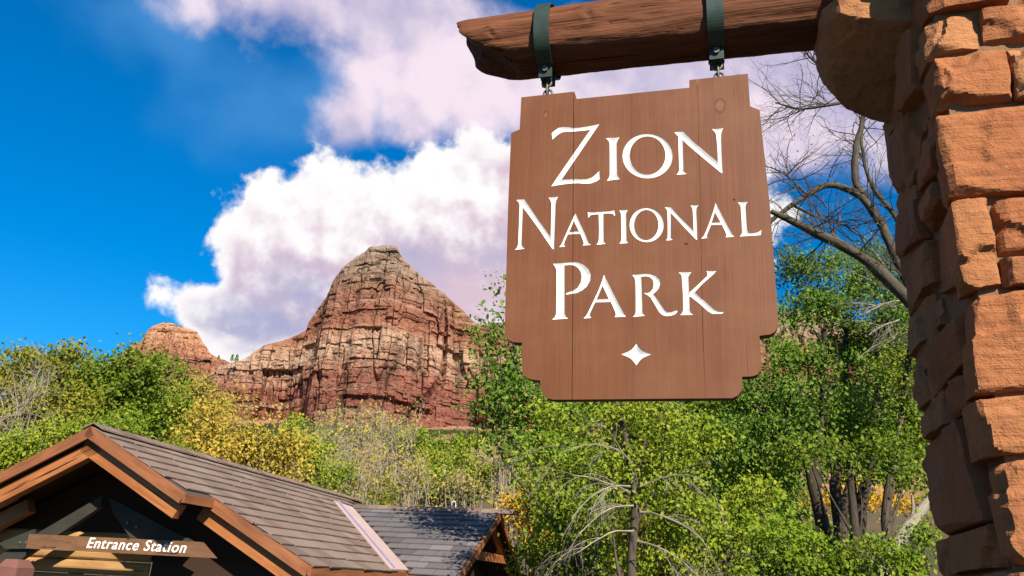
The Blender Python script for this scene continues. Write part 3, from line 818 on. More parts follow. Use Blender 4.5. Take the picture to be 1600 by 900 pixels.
ZT, ZB = at(600, 385, 900)[2], at(600, 668, FOOTY)[2]
def rockmat(name, stops, tint=(1, 1, 1), zt=ZT, zb=ZB):
    def b(t, p, o):
        g = wpos(t)
        warp = t.noise(t.scale(g, (0.0034, 0.0034, 0.0034)), 1, 4, .55)
        zz = t.math('ADD', t.node('ShaderNodeSeparateXYZ', {0: g}).outputs[2], t.math('MULTIPLY', t.math('SUBTRACT', warp, .5), 26))
        h = t.rng(zz, zb, zt, 0, 1, False)
        c = t.ramp(h, [(q, tuple(x * k for x, k in zip(col, tint))) for q, col in stops])
        band = t.noise(t.node('ShaderNodeCombineXYZ', {0: t.math('MULTIPLY', warp, 3), 2: t.math('MULTIPLY', zz, .11)}).outputs[0], 1, 5, .7)
        c = t.mix(t.rng(band, .53, .64, 0, .6), c, tuple(x * y for x, y in zip((0.3426, 0.2202, 0.1530), tint)))
        c = t.mix(t.rng(band, .47, .36, 0, .7), c, tuple(x * y for x, y in zip((0.1343, 0.0459, 0.0298), tint)))
        st = t.noise(t.scale(g, (0.0340, 0.0119, 0.0034)), 1, 5, .65)          # desert varnish running down the walls
        c = t.mix(t.rng(st, .53, .68, 0, .8), c, (0.0519, 0.0298, 0.0229))
        fine = t.noise(g, .22, 5, .7)
        c = t.mix(t.rng(fine, .45, .75, 0, .3), c, (0.2329, 0.1343, 0.0918))
        # scrub on the ledges
        nz = t.node('ShaderNodeSeparateXYZ', {0: t.node('ShaderNodeNewGeometry').outputs['True Normal']}).outputs[2]
        sc = t.math('MULTIPLY', t.rng(nz, .55, .75), t.rng(t.noise(g, .13, 4, .7), .44, .56))
        c = t.mix(sc, c, (0.0213, 0.0272, 0.0110))
        t.put(p.inputs['Base Color'], c)
        t.put(p.inputs['Normal'], t.bump(t.math('ADD', fine, st), .8, 3.0))
    return material(name, b, .95, .08)
STOPS = [(0, (0.255, 0.1218, 0.0792)), (0.01, (0.204, 0.0719, 0.0456)), (0.13, (0.1785, 0.0603, 0.0408)), (0.23, (0.2142, 0.0835, 0.0528)), (0.31, (0.306, 0.1682, 0.1056)), (0.4, (0.3672, 0.232, 0.15)), (0.46, (0.2958, 0.1508, 0.09)), (0.51, (0.2295, 0.0905, 0.0528)), (0.59, (0.204, 0.087, 0.0528)), (0.74, (0.20349, 0.1047, 0.064)), (0.8, (0.22771499999999997, 0.1496, 0.098)), (1, (0.21317999999999998, 0.1596, 0.1135))]
def massif(name, crest, D, basepy, nx, nt, seed, mat, relief=1.0, px0=None, px1=None, rough=5.):
    cp = np.array([at(x, y, D) for x, y in crest]); X = np.linspace(cp[0, 0], cp[-1, 0], nx)
    Zc = np.interp(X, cp[:, 0], cp[:, 2])
    Zc = Zc + fbm(np.stack([X / 22, 0 * X, 0 * X], 1), 4, seed, .6) * rough * 2
    zb = at(600, basepy, D * .80)[2] - 30
    rgz = np.random.default_rng(seed)
    # strata: cliffs with soft ledges between them
    zs = np.linspace(zb - 60, Zc.max() + 60, 900); c = np.full(900, .16); c += np.clip((zs - (zb + (Zc.max() - zb) * .62)) / 90, 0, 1) * .38
    z = zs[0]
    while z < zs[-1]:
        z += rgz.uniform(7, 26); w = rgz.uniform(.8, 3.2); c += np.exp(-((zs - z) / w) ** 2) * rgz.uniform(.6, 3.8)
    S = np.cumsum(c) * (zs[1] - zs[0])
    t = np.linspace(0, 1, nt) ** .9
    XX = np.repeat(X[None], nt, 0); ZZ = Zc[None] + (zb - Zc[None]) * t[:, None]
    dip = fbm(np.stack([XX.ravel() / 160, 0 * XX.ravel(), ZZ.ravel() / 600], 1), 3, seed + 4).reshape(XX.shape) * 14
    zz = ZZ + dip
    prof = np.interp(Zc[None] + dip[0][None], zs, S) - np.interp(zz, zs, S)
    Pn = np.stack([XX.ravel(), 0 * XX.ravel(), ZZ.ravel()], 1)
    warp = fbm(Pn / 70, 3, seed + 11) * 40
    bx = XX.ravel() + fbm(np.stack([XX.ravel() / 70, 0 * warp, ZZ.ravel() / 900], 1), 3, seed + 11) * 24 + warp * .08
    but = fbm(np.stack([bx / 85, 0 * bx, ZZ.ravel() / 900], 1), 3, seed + 1) * 70       # buttresses and bays
    n_ = fbm(np.stack([bx / 26, 0 * bx, ZZ.ravel() / 240], 1), 3, seed + 2)
    flute = -np.abs(n_) * 20                                                            # sharp arrises
    n2 = fbm(np.stack([bx / 15 + 40, 0 * bx, ZZ.ravel() / 130], 1), 3, seed + 3)
    crack = np.clip(1 - np.abs(n2) / .03, 0, 1) * 6
    n3 = fbm(np.stack([bx / 60 + 9, 0 * bx, ZZ.ravel() / 300], 1), 2, seed + 6); crack += np.clip(1 - np.abs(n3) / .03, 0, 1) * 13
    blocky = (np.floor(fbm(Pn / 13, 3, seed + 8) * 9) / 9) * 9 + fbm(Pn / 5, 3, seed + 5) * 7
    def cells(w_, h_, amp, sd_, jit=.5):
        lay = np.floor(zz.ravel() / h_ + fbm(np.stack([bx / (w_ * 3), 0 * bx, 0 * bx], 1), 2, sd_) * .8)
        col = np.floor(bx / w_ + _h(lay, lay * 0, lay * 0, sd_) * 3 + fbm(Pn / (h_ * 1.5), 2, sd_ + 1) * jit)
        return (_h(col, lay, col * 0, sd_ + 2) - .5) * amp
    cellr = cells(46, 40, 12, seed + 20) + cells(19, 15, 6, seed + 30) + cells(9, 6, 3.4, seed + 40)
    blocky = blocky * .55 + cellr
    dy = ((but + flute + crack).reshape(XX.shape) * np.clip((Zc[None] - ZZ) / 45, .12, 1) + blocky.reshape(XX.shape) * np.clip((Zc[None] - ZZ) / 10, .2, 1)) * relief
    YY = D - prof + dy
    xc = cp[np.argmax(cp[:, 2]), 0]
    XX = XX + (D - YY) * (-xc / D)                      # the mass faces the valley floor, not due south
    # back side
    back = np.stack([X, np.full(nx, D + 160), np.full(nx, zb)], 1)
    v = np.concatenate([back, np.stack([XX.ravel(), YY.ravel(), ZZ.ravel()], 1)]); m = nt + 1
    i = np.arange(m - 1)[:, None] * nx + np.arange(nx - 1)[None]
    f = np.stack([i, i + nx, i + nx + 1, i + 1], -1).reshape(-1, 4)
    o = obj(name, v, f, mat, None, False); tag(o, kind='structure'); return o
M_ROCK = rockmat('red_cliff_rock', STOPS)
M_DOME = rockmat('orange_dome_rock', [(0, (0.2040, 0.0816, 0.0510)), (.45, (0.2448, 0.1020, 0.0612)), (.62, (0.3128, 0.1394, 0.0748)), (.8, (0.3740, 0.1904, 0.1020)), (1, (0.3740, 0.1904, 0.1020))], (1, 1, 1), at(260, 500, 1350)[2], at(260, 640, 1350)[2])
bt = massif('red_butte', [(270, 640), (320, 592), (345, 571), (371, 565), (398, 552), (421, 539), (452, 529), (478, 518), (483, 502), (499, 478), (512, 461), (522, 436), (538, 418), (563, 400), (577, 386), (600, 384), (620, 385), (626, 397), (643, 416), (662, 432), (686, 455), (709, 474), (732, 494), (744, 506), (770, 516), (830, 545), (900, 590), (960, 640)], 900, 668, 760, 380, 21, M_ROCK)
massif('orange_dome', [(60, 640), (150, 585), (195, 552), (206, 540), (222, 532), (230, 516), (238, 509), (258, 503), (285, 509), (308, 517), (316, 533), (328, 552), (351, 563), (400, 590), (480, 640)], 1350, 640, 300, 130, 40, M_DOME, .8, rough=3.)
massif('far_cliff', [(660, 600), (725, 520), (745, 508), (763, 504), (850, 500), (1000, 505), (1100, 480), (1200, 492), (1260, 482), (1330, 500), (1420, 515), (1520, 560), (1700, 640)], 1050, 660, 420, 150, 63, M_ROCK, .9)
for o in bpy.data.objects:
    lab = {'red_butte': 'tall red and grey sandstone butte with sheer fluted walls', 'orange_dome': 'smaller orange rock dome left of the tall butte', 'far_cliff': 'red cliff line behind the trees right of the butte'}.get(o.name)
    if lab: o['label'] = lab

# ------------------------------------------------------------------ batched tubes and leaves
def tubes(P, R, n=4):
    """P (N,m,3) polylines, R (N,m) radii -> verts, quads, grain"""
    N, m, _ = P.shape
    d = np.gradient(P, axis=1); d /= np.linalg.norm(d, axis=2, keepdims=True) + 1e-9
    ref = np.tile(np.array([.31, .17, .93]), (N, 1)); al = np.abs((d[:, 0] * ref).sum(1)) > .9; ref[al] = (1, 0, 0)
    x = np.cross(d, ref[:, None]); x /= np.linalg.norm(x, axis=2, keepdims=True) + 1e-9; y = np.cross(d, x)
    a = np.arange(n) * 2 * math.pi / n
    off = x[:, :, None] * np.cos(a)[None, None, :, None] + y[:, :, None] * np.sin(a)[None, None, :, None]
    V = P[:, :, None] + off * R[:, :, None, None]
    L = np.cumsum(np.concatenate([np.zeros((N, 1)), np.linalg.norm(np.diff(P, axis=1), axis=2)], 1), 1)
    G = np.stack([np.broadcast_to(L[:, :, None], (N, m, n)), R[:, :, None] * np.cos(a), R[:, :, None] * np.sin(a)], -1)
    b = (np.arange(N) * m * n)[:, None, None] + (np.arange(m - 1) * n)[None, :, None] + np.arange(n)[None, None]
    b2 = (np.arange(N) * m * n)[:, None, None] + (np.arange(m - 1) * n)[None, :, None] + ((np.arange(n) + 1) % n)[None, None]
    f = np.stack([b, b2, b2 + n, b + n], -1).reshape(-1, 4)
    return V.reshape(-1, 3), f, G.reshape(-1, 3)
def resamp(pts, rad, m):
    pts = np.asarray(pts, float); rad = np.asarray(rad, float)
    s = np.concatenate([[0], np.cumsum(np.linalg.norm(np.diff(pts, axis=0), axis=1))]); q = np.linspace(0, s[-1], m)
    # smooth by cubic-ish averaging
    P = np.stack([np.interp(q, s, pts[:, k]) for k in range(3)], 1)
    if m > 6:
        P[1:-1] = (P[:-2] + 2 * P[1:-1] + P[2:]) / 4
    return P, np.interp(q, s, rad)
def leaves(cen, rg, size, aspect=.62, droop=.35, jit=.55):
    n = len(cen)
    d = rg.normal(0, 1, (n, 3)); d[:, 2] -= droop * 1.6; d /= np.linalg.norm(d, axis=1, keepdims=True)
    nn = rg.normal(0, .8, (n, 3)) + np.array([.4, -1.0, .9]); s = np.cross(d, nn); s /= np.linalg.norm(s, axis=1, keepdims=True) + 1e-9
    up = np.cross(s, d)
    L = size * rg.uniform(1 - jit, 1 + jit, n)[:, None]; W = L * aspect * .5
    a = cen; b = cen + d * L * .45 + s * W + up * L * .08; c = cen + d * L; e = cen + d * L * .45 - s * W + up * L * .08
    v = np.stack([a, b, c, e], 1).reshape(-1, 3); f = np.arange(4 * n).reshape(-1, 4)
    return v, f
def clump_world(cl, Y, dr=1.0):
    out = []
    for c in cl:
        px, py, rx, ry = c[:4]; dy = c[4] if len(c) > 4 else 0
        p = at(px, py, Y + dy); sc = np.linalg.norm(p - CAM) / F
        out.append((p, np.array([rx * sc, (rx + ry) * .5 * sc * dr, ry * sc])))
    return out
def in_ball(rg, n, edge=.45):
    d = rg.normal(0, 1, (n, 3)); d /= np.linalg.norm(d, axis=1, keepdims=True)
    return d * (rg.random(n) ** edge)[:, None]
def branch_set(rg, starts, dirs, length, rad, levels, m=6, kids=4, spread=.7, curl=.5, grav=0., shrink=.6):
    """recursive twigs, batched by level; returns list of (P,R)"""
    out = []; S, D_, Ln, Rd = np.asarray(starts, float), np.asarray(dirs, float), np.broadcast_to(length, len(starts)).astype(float), np.broadcast_to(rad, len(starts)).astype(float)
    for lv in range(levels):
        N = len(S); P = np.zeros((N, m, 3)); P[:, 0] = S; d = D_ / (np.linalg.norm(D_, axis=1, keepdims=True) + 1e-9)
        for k in range(1, m):
            d = d + rg.normal(0, curl / m * 1.6, (N, 3)); d[:, 2] += grav / m; d /= np.linalg.norm(d, axis=1, keepdims=True)
            P[:, k] = P[:, k - 1] + d * (Ln / (m - 1))[:, None]
        R = Rd[:, None] * np.linspace(1, .42, m)[None]
        out.append((P, R))
        if lv == levels - 1: break
        idx = np.repeat(np.arange(N), kids); tpos = rg.integers(1, m, len(idx))
        S = P[idx, tpos]; dd = P[idx, tpos] - P[idx, tpos - 1]; dd /= np.linalg.norm(dd, axis=1, keepdims=True) + 1e-9
        D_ = dd + rg.normal(0, spread, (len(idx), 3)); Ln = Ln[idx] * shrink * rg.uniform(.6, 1.2, len(idx)); Rd = R[idx, tpos] * .62
    return out
def join(sets, n=4):
    vs_, fs, gs = [], [], []; b = 0
    for P, R in sets:
        v, f, g = tubes(P, R, n); vs_.append(v); fs.append(f + b); gs.append(g); b += len(v)
    return np.concatenate(vs_), np.concatenate(fs), np.concatenate(gs)
class _T: n = 0
NLEAF = [0]
def tree(name, label, cat, Y, clumps, leafm, barkm, dens=1.0, lsize=.09, group=None, trunks=(), base=None, seed=None, droop=.35, twig=True, tight=.42, aspect=.66, edge=.45, dr=.9, limbs=True, crown='crown', dead=None, deadm=None):
    """trunks: [(list of px points, w0, w1 in picture units[, dY])]; clumps in picture units at depth Y"""
    _T.n += 1; rg = np.random.default_rng(seed if seed is not None else 900 + _T.n)
    cw = clump_world(clumps, Y, dr)
    if trunks:
        b0 = at(*trunks[0][0][0], Y)
    else:
        px = base if base is not None else np.mean([c[0] for c in clumps]); b0 = at(px, 900, Y)
    gz0 = float(ground_z(b0[0], b0[1])); loc = (b0[0], b0[1], gz0)
    root = thing(name, loc, label, cat, group)
    sets = []; tops = []
    for tr_ in trunks:
        pts, w0, w1 = tr_[:3]; dY = tr_[3] if len(tr_) > 3 else 0
        W3 = [at(x, y, Y + dY) for x, y in pts]; sc = np.linalg.norm(W3[0] - CAM) / F
        rad = np.linspace(w0 / 2 * sc, w1 / 2 * sc, len(W3))
        if not (len(tr_) > 4 and tr_[4]):
            g0 = W3[0].copy(); g0[2] = gz0 - .1
            if W3[0][2] > gz0 + .05: W3 = [g0] + W3; rad = np.concatenate([[rad[0] * 1.25], rad])
        P, R = resamp(W3, rad, 26)
        P = P + np.stack([fbm(P * 1.3 + 5, 3, 7 + k) for k in range(3)], 1) * R[:, None] * 1.2
        R = R * (1 + fbm(P * 3, 3, 3) * .5)
        sets.append((P[None], R[None])); tops.append(P)
    if not tops:
        hub = np.array(loc); top = np.mean([c[0] for c in cw], 0); h = top[2] - gz0
        P, R = resamp([hub - EZ * .1, hub * .6 + top * .4 + rg.normal(0, .03 * h, 3), top], [h * .035 + .03, h * .022 + .02, h * .01 + .01], 14)
        sets.append((P[None], R[None])); tops.append(P)
    ls = []
    if limbs:
        for c, r in cw:
            TP = tops[rg.integers(len(tops))]; k = rg.integers(len(TP) // 3, len(TP)); s = TP[k]
            mid = (s + c) / 2 + rg.normal(0, .15, 3) * np.linalg.norm(c - s) * .5
            P, R = resamp([s, mid, c], [max(.018, .02 * np.linalg.norm(c - s)), .014, .008], 10); ls.append((P, R))
    if ls: sets.append((np.stack([a for a, _ in ls]), np.stack([b for _, b in ls])))
    v, f, g = join(sets[:-1] if ls else sets, 9)
    if ls:
        v2, f2, g2 = tubes(*sets[-1], 5); f = np.concatenate([f, f2 + len(v)]); v = np.concatenate([v, v2]); g = np.concatenate([g, g2])
    obj('trunk', v, f, barkm, root, True, {'gc': g})
    # twigs and leaves
    P_, tw = [], []
    for c, r in cw:
        area = r[0] * r[2] * math.pi; nl = int(dens * area / (lsize * lsize * .34) * 2.7); nc = max(5, int(area / (lsize * lsize) / 13))
        cc = c + in_ball(rg, nc, edge) * r
        k = rg.integers(0, nc, nl); sg = tight * (lsize * 5.2)
        off = rg.normal(0, 1, (nl, 3)) * sg * np.array([1, 1, .75])
        P_.append(cc[k] + off)
        if twig:
            s = c + (cc - c) * .25; d = cc - s
            tw.append((np.stack([s, s + d * .5 + rg.normal(0, .05, d.shape) * np.linalg.norm(d, axis=1, keepdims=True), cc + d * .15], 1), np.tile(np.array([[.011, .007, .004]]) * (lsize / .09), (nc, 1))))
    if tw:
        v, f, g = join(tw, 3); obj('twigs', v, f, barkm, root, False, {'gc': g})['kind'] = 'stuff'
    cen = np.concatenate(P_); NLEAF[0] += len(cen)
    if leafm is not None:
        v, f = leaves(cen, rg, lsize, aspect, droop); obj(crown, v, f, leafm, root, False)
    if dead: 
        v, f, g = join(dead, 4); obj('dead_branches', v, f, deadm or barkm, root, False, {'gc': g})
    return root
def dry_shrub(name, label, Y, px, py, rx, ry, mat, n=26, group='dry brush behind the booth', seed=0, leafm=None, levels=4, kids=4):
    rg = np.random.default_rng(seed + 51)
    c = at(px, py, Y); sc = np.linalg.norm(c - CAM) / F; w, h = rx * sc, ry * sc
    z0 = float(ground_z(c[0], c[1])); loc = np.array([c[0], c[1], z0])
    root = thing(name, loc, label, 'shrub', group)
    # stems fan out from the base to the brush mass
    n0 = n; st = loc + rg.normal(0, 1, (n0, 3)) * np.array([w * .25, w * .2, .0])
    tgt = c + in_ball(rg, n0, .6) * np.array([w, w * .7, h])
    d = tgt - st; L = np.linalg.norm(d, axis=1)
    P = np.stack([st, st + d * .35 + rg.normal(0, .05, (n0, 3)) * L[:, None], st + d * .7 + rg.normal(0, .04, (n0, 3)) * L[:, None], tgt], 1)
    stem = (P, np.tile(np.array([[.05, .038, .026, .014]]) * (Y / 40), (n0, 1)))
    tips = branch_set(rg, np.concatenate([P[:, 2], P[:, 3], P[:, 3]]), np.concatenate([d, d, d]) / np.concatenate([L, L, L])[:, None] + rg.normal(0, .5, (3 * n0, 3)), h * .85, .014 * Y / 40 * 1.3, levels - 1, 6, kids, .75, .9, .1)
    v, f, g = join([stem], 5); obj('stems', v, f, mat, root, True, {'gc': g})
    v, f, g = join(tips, 3); obj('twigs', v, f, mat, root, False, {'gc': g})
    if leafm is not None:
        e = np.concatenate([p[:, -1] for p, _ in tips[-1:]]); e = e[rg.random(len(e)) < .8]
        v, f = leaves(e + rg.normal(0, .05, e.shape), rg, .0035 * Y, .6); obj('foliage', v, f, leafm, root, False)
    return root

# ================================================================== entrance station (wooden booth with shingled roofs)
B11 = R_(11.5)
DM = np.array([math.sin(B11), math.cos(B11), 0]); DP = np.array([math.cos(B11), -math.sin(B11), 0])
PK = at(145, 668, 12.5)
GZ = -.75                                                     # ground level at the booth
def BP(a, s, z): return np.array([PK[0], PK[1], 0]) + DP * a + DM * s + EZ * z
def gab(px, py, s=0.):
    p = onp(px, py, PK + DM * s, -DM); return (p - PK) @ DP, p[2]
RS = R_(27.73); TS = math.tan(RS)
SLP = DP * math.cos(RS) - EZ * math.sin(RS); NRM = DP * math.sin(RS) + EZ * math.cos(RS)   # right slope: down-slope direction, normal
PZ = PK[2]
M_FASC = wood('fascia_wood', (0.1247, 0.0424, 0.0167), (0.2193, 0.0784, 0.0296), (0.2778, 0.1088, 0.0441), .6, (1.5, 14, 14), .4, .006, False)
M_RAFT = wood('rafter_timber', (0.1608, 0.0488, 0.0144), (0.3070, 0.1056, 0.0312), (0.3801, 0.1496, 0.0486), .55, (1.3, 12, 12), .5, .008)
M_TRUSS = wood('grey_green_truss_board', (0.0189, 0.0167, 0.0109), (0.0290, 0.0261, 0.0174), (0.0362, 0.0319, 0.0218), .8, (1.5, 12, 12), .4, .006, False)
M_TIE = wood('tie_beam_timber', (0.0837, 0.0387, 0.0171), (0.1530, 0.0729, 0.0324), (0.2070, 0.0999, 0.0459), .65, (1.5, 12, 12), .5, .008)
M_SIDING = wood('log_siding', (0.1836, 0.0918, 0.0342), (0.3366, 0.1800, 0.0648), (0.4131, 0.2376, 0.0918), .7, (1.1, 9, 9), .5, .01)
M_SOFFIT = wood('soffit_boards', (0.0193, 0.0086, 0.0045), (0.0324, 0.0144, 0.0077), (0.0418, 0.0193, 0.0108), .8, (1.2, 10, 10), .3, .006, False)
M_DECK = plain('roof_felt', (.06, .042, .035), .9)
M_FLASH = plain('pink_metal_flashing', (.42, .29, .25), .5, .1, .08, 3, .1)
M_PIPE = plain('white_pipe', (.5, .5, .49), .4)
def m_shing(t, p, o):
    r = orand(t); g = gc(t)
    base = t.ramp(r, [(0, (0.1192, 0.0747, 0.0523)), (.3, (0.1756, 0.1126, 0.0805)), (.55, (0.2070, 0.1397, 0.0992)), (.8, (0.1505, 0.1080, 0.0805)), (1, (0.2321, 0.1683, 0.1207))])
    n = t.noise(t.scale(wpos(t), (30, 30, 30)), 1, 5, .7); st = t.noise(t.scale(g, (26, 3, 3)), 1, 4, .6)
    c = t.mix(t.rng(n, .3, .75, 0, .45), base, (0.1066, 0.0699, 0.0503))
    c = t.mix(t.rng(st, .5, .75, 0, .4), c, (0.2383, 0.1778, 0.1286))
    t.put(p.inputs['Base Color'], c); t.put(p.inputs['Normal'], t.bump(t.math('ADD', n, st), .5, .008))
M_SHING = material('brown_shingle', m_shing, .7, .4)
def m_shing2(t, p, o):  # cross roof shingles: tree shade put into the colour as grey
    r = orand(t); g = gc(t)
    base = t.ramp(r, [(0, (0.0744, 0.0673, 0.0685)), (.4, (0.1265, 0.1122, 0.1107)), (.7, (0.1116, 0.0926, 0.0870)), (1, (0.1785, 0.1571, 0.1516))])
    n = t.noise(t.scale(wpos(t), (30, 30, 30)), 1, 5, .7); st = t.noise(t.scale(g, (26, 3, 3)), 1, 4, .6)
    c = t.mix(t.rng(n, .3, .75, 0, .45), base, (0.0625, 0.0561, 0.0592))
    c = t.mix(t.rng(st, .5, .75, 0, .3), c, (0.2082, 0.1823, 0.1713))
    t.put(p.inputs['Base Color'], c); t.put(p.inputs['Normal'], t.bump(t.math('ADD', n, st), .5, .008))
M_SHING2 = material('shade_grey_shingle', m_shing2, .75, .2)

booth = thing('entrance_station', BP(0, 4, GZ), 'wooden entrance booth with brown shingled gable roof and Entrance Station board', 'building')
def ROOF(a, s, lift=0.):                                      # point on the right slope: a measured along DP
    return BP(a, s, PZ - a * TS) + NRM * lift
AE = 3.53; A1, _ = gab(292, 772)                              # eave and the step where the front gable narrows
S1 = .80                                                      # set-back of the lower rake
SEND = 11.6
# main roof: decks
mb = MB(); th = .07
def slab(poly, nrm, t): mb.prism(poly, -np.asarray(nrm) * t)
right = [ROOF(0, 0), ROOF(A1, 0), ROOF(A1, S1), ROOF(AE, S1), ROOF(AE, 4.9), ROOF(.657, 9.30), ROOF(.0, SEND)]
mb.prism(right, -NRM * th)
NL = -DP * math.sin(RS) + EZ * math.cos(RS)
def ROOFL(a, s, lift=0.): return BP(-a, s, PZ - a * TS) + NL * lift
mb.prism([ROOFL(0, 0), ROOFL(0, SEND), ROOFL(AE, SEND), ROOFL(AE, S1), ROOFL(A1, S1), ROOFL(A1, 0)], -NL * th)
roof = mb.build('roof', M_DECK, booth)
# back half of the right slope behind the cross gable
m2 = MB(); m2.prism([ROOF(.0, SEND), ROOF(.657, 9.30), ROOF(.657, SEND)], -NRM * th * .9); m2.build('roof_deck', M_DECK, booth)

def shingle_mesh(wd, ln, mat, k):
    rg = random.Random(k)
    t0, t1 = .005, .022
    j = [rg.uniform(-.008, .008) for _ in range(4)]
    v = [(-wd / 2, 0, 0), (wd / 2, 0, 0), (wd / 2 , ln + j[1], 0), (-wd / 2, ln + j[0], 0), (-wd / 2, 0, t0), (wd / 2, 0, t0), (wd / 2, ln + j[1], t1), (-wd / 2, ln + j[0], t1)]
    f = [(0, 3, 2, 1), (4, 5, 6, 7), (0, 1, 5, 4), (1, 2, 6, 5), (2, 3, 7, 6), (3, 0, 4, 7)]
    return mesh_data('shingle', v, f, mat, False, {'gc': np.array(v)})
def shingle(meshes, origin, xd, yd, nd, tilt, parent, rnd):
    o = bpy.data.objects.new('shingle', rnd.choice(meshes)); COL.objects.link(o); o.parent = parent
    yd2 = yd * math.cos(tilt) + nd * math.sin(tilt) * 0
    loc = origin - org(parent)
    o.matrix_local = Matrix(((xd[0], yd[0], nd[0], loc[0]), (xd[1], yd[1], nd[1], loc[1]), (xd[2], yd[2], nd[2], loc[2]), (0, 0, 0, 1)))
    return o
EXPO = .305; WD = .50
rnd = random.Random(4)
meshes = [shingle_mesh(WD - .012, EXPO + .05, M_SHING, k) for k in range(5)]
meshesB = [shingle_mesh(WD - .012, EXPO + .05, M_SHING2, k) for k in range(5)]
LSL = AE / math.cos(RS)
nrow = int(round(LSL / EXPO)); ex_ = LSL / nrow
VAL0 = (.657, 9.30); VAL1 = (3.53, 5.55)                       # valley line in (a, s)
FLW = 1.15                                                     # width of the flashing along s
for r in range(nrow):
    t0 = r * ex_; a_mid = (t0 + ex_ * .5) * math.cos(RS); a_end = (t0 + ex_) * math.cos(RS)
    s0 = 0 if a_end <= A1 + .05 else S1
    off = rnd.uniform(-.2, .2) + (.25 if r % 2 else 0)
    f = (a_mid - VAL0[0]) / (VAL1[0] - VAL0[0]); send = VAL0[1] + (VAL1[1] - VAL0[1]) * f - FLW if a_mid > .6 else 9.3 + (.6 - a_mid) * 2
    s = s0 + off - WD
    while s < send:
        s += WD
        c0 = s; lo_, hi_ = s - WD / 2, s + WD / 2
        lo_ = max(lo_, s0 - .02); hi_ = min(hi_, send + .2)
        if hi_ - lo_ < .05: continue
        c0 = (lo_ + hi_) / 2
        mm = meshes if hi_ - lo_ > WD - .01 else [shingle_mesh(hi_ - lo_ - .012, EXPO + .05, M_SHING, r)]
        o_ = ROOF(0, c0, .005 + rnd.uniform(0, .003)) + SLP * (t0 + rnd.uniform(-.01, .01))
        nd = NRM + SLP * 0
        # tilt so that the butt stands proud on the course below
        tl = .036; yd = SLP * math.cos(tl) + NRM * math.sin(tl); nd = NRM * math.cos(tl) - SLP * math.sin(tl)
        xd = np.cross(yd, nd)
        shingle(mm, o_, xd, yd, nd, 0, roof, rnd)
# ridge caps
m = MB()
s = .0; k = 0
capA = mesh_data('ridge_cap', [(-.02, 0, .05), (.17, 0, -.045), (.17, .42, -.035), (-.02, .42, .06), (-.20, 0, -.045), (-.20, .42, -.035),
                               (-.02, 0, .03), (.17, 0, -.065), (.17, .42, -.055), (-.02, .42, .04), (-.20, 0, -.065), (-.20, .42, -.055)],
                 [(0, 3, 2, 1), (0, 4, 5, 3), (6, 7, 8, 9), (6, 9, 11, 10), (0, 1, 7, 6), (0, 6, 10, 4), (3, 9, 8, 2), (3, 5, 11, 9), (1, 2, 8, 7), (4, 10, 11, 5)], M_SHING)
while s < SEND - .4:
    o = bpy.data.objects.new('ridge_cap', capA); COL.objects.link(o); o.parent = roof
    loc = BP(0.01, s, PZ + .035) - org(roof)
    tl = -.05; y = DM * math.cos(tl) + EZ * math.sin(tl); z = EZ * math.cos(tl) - DM * math.sin(tl)
    o.matrix_local = Matrix(((DP[0], y[0], z[0], loc[0]), (DP[1], y[1], z[1], loc[1]), (DP[2], y[2], z[2], loc[2]), (0, 0, 0, 1)))
    s += .26
# valley flashing: a broad folded sheet
m = MB()
def vpt(f, ds, lift): return ROOF(VAL0[0] + (VAL1[0] - VAL0[0]) * f, VAL0[1] + (VAL1[1] - VAL0[1]) * f + ds, lift)
m.prism([vpt(-.02, -FLW, .045), vpt(1.0, -FLW - .02, .045), vpt(1.0, -.02, .05), vpt(.02, -.02, .05)], -NRM * .03)
fl = m.build('valley_flashing', M_FLASH, roof)
m = MB(); m.bar(vpt(-.02, -FLW + .26, .06), vpt(1.0, -FLW + .24, .06), .05, .035, NRM); m.build('flashing_fold', plain('mauve_flashing_fold', (.30, .26, .36), .5), roof)

# ---- cross gable
ROD = VAL0[1]; ZR = PZ - VAL0[0] * TS                          # its ridge: s = ROD, height ZR
AX = VAL0[0] + 3.93                                            # gable end
EZc = PZ - VAL1[0] * TS; run = VAL0[1] - VAL1[1]; TC = (ZR - EZc) / run; RC = math.atan(TC)
SLC = -DM * math.cos(RC) - EZ * math.sin(RC); NC = -DM * math.sin(RC) + EZ * math.cos(RC)
SLC2 = DM * math.cos(RC) - EZ * math.sin(RC); NC2 = DM * math.sin(RC) + EZ * math.cos(RC)
def CR(a, d, lift=0.): return BP(a, ROD - d, ZR - d * TC) + NC * lift
def CR2(a, d, lift=0.): return BP(a, ROD + d, ZR - d * TC) + NC2 * lift
m = MB()
m.prism([CR(VAL0[0], 0), CR(VAL1[0], run), CR(AX, run + .1), CR(AX, 0)], -NC * .06)
m.prism([CR2(VAL0[0], 0), CR2(AX, 0), CR2(AX, run + .1), CR2(VAL1[0], run)], -NC2 * .06)
croof = m.build('cross_roof', M_DECK, booth)
LC = (run + .1) / math.cos(RC); nr = 12; exc = LC / nr
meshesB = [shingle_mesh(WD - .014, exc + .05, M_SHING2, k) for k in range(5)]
meshesE = [shingle_mesh(WD * .5 - .014, exc + .05, M_SHING2, k) for k in range(3)]
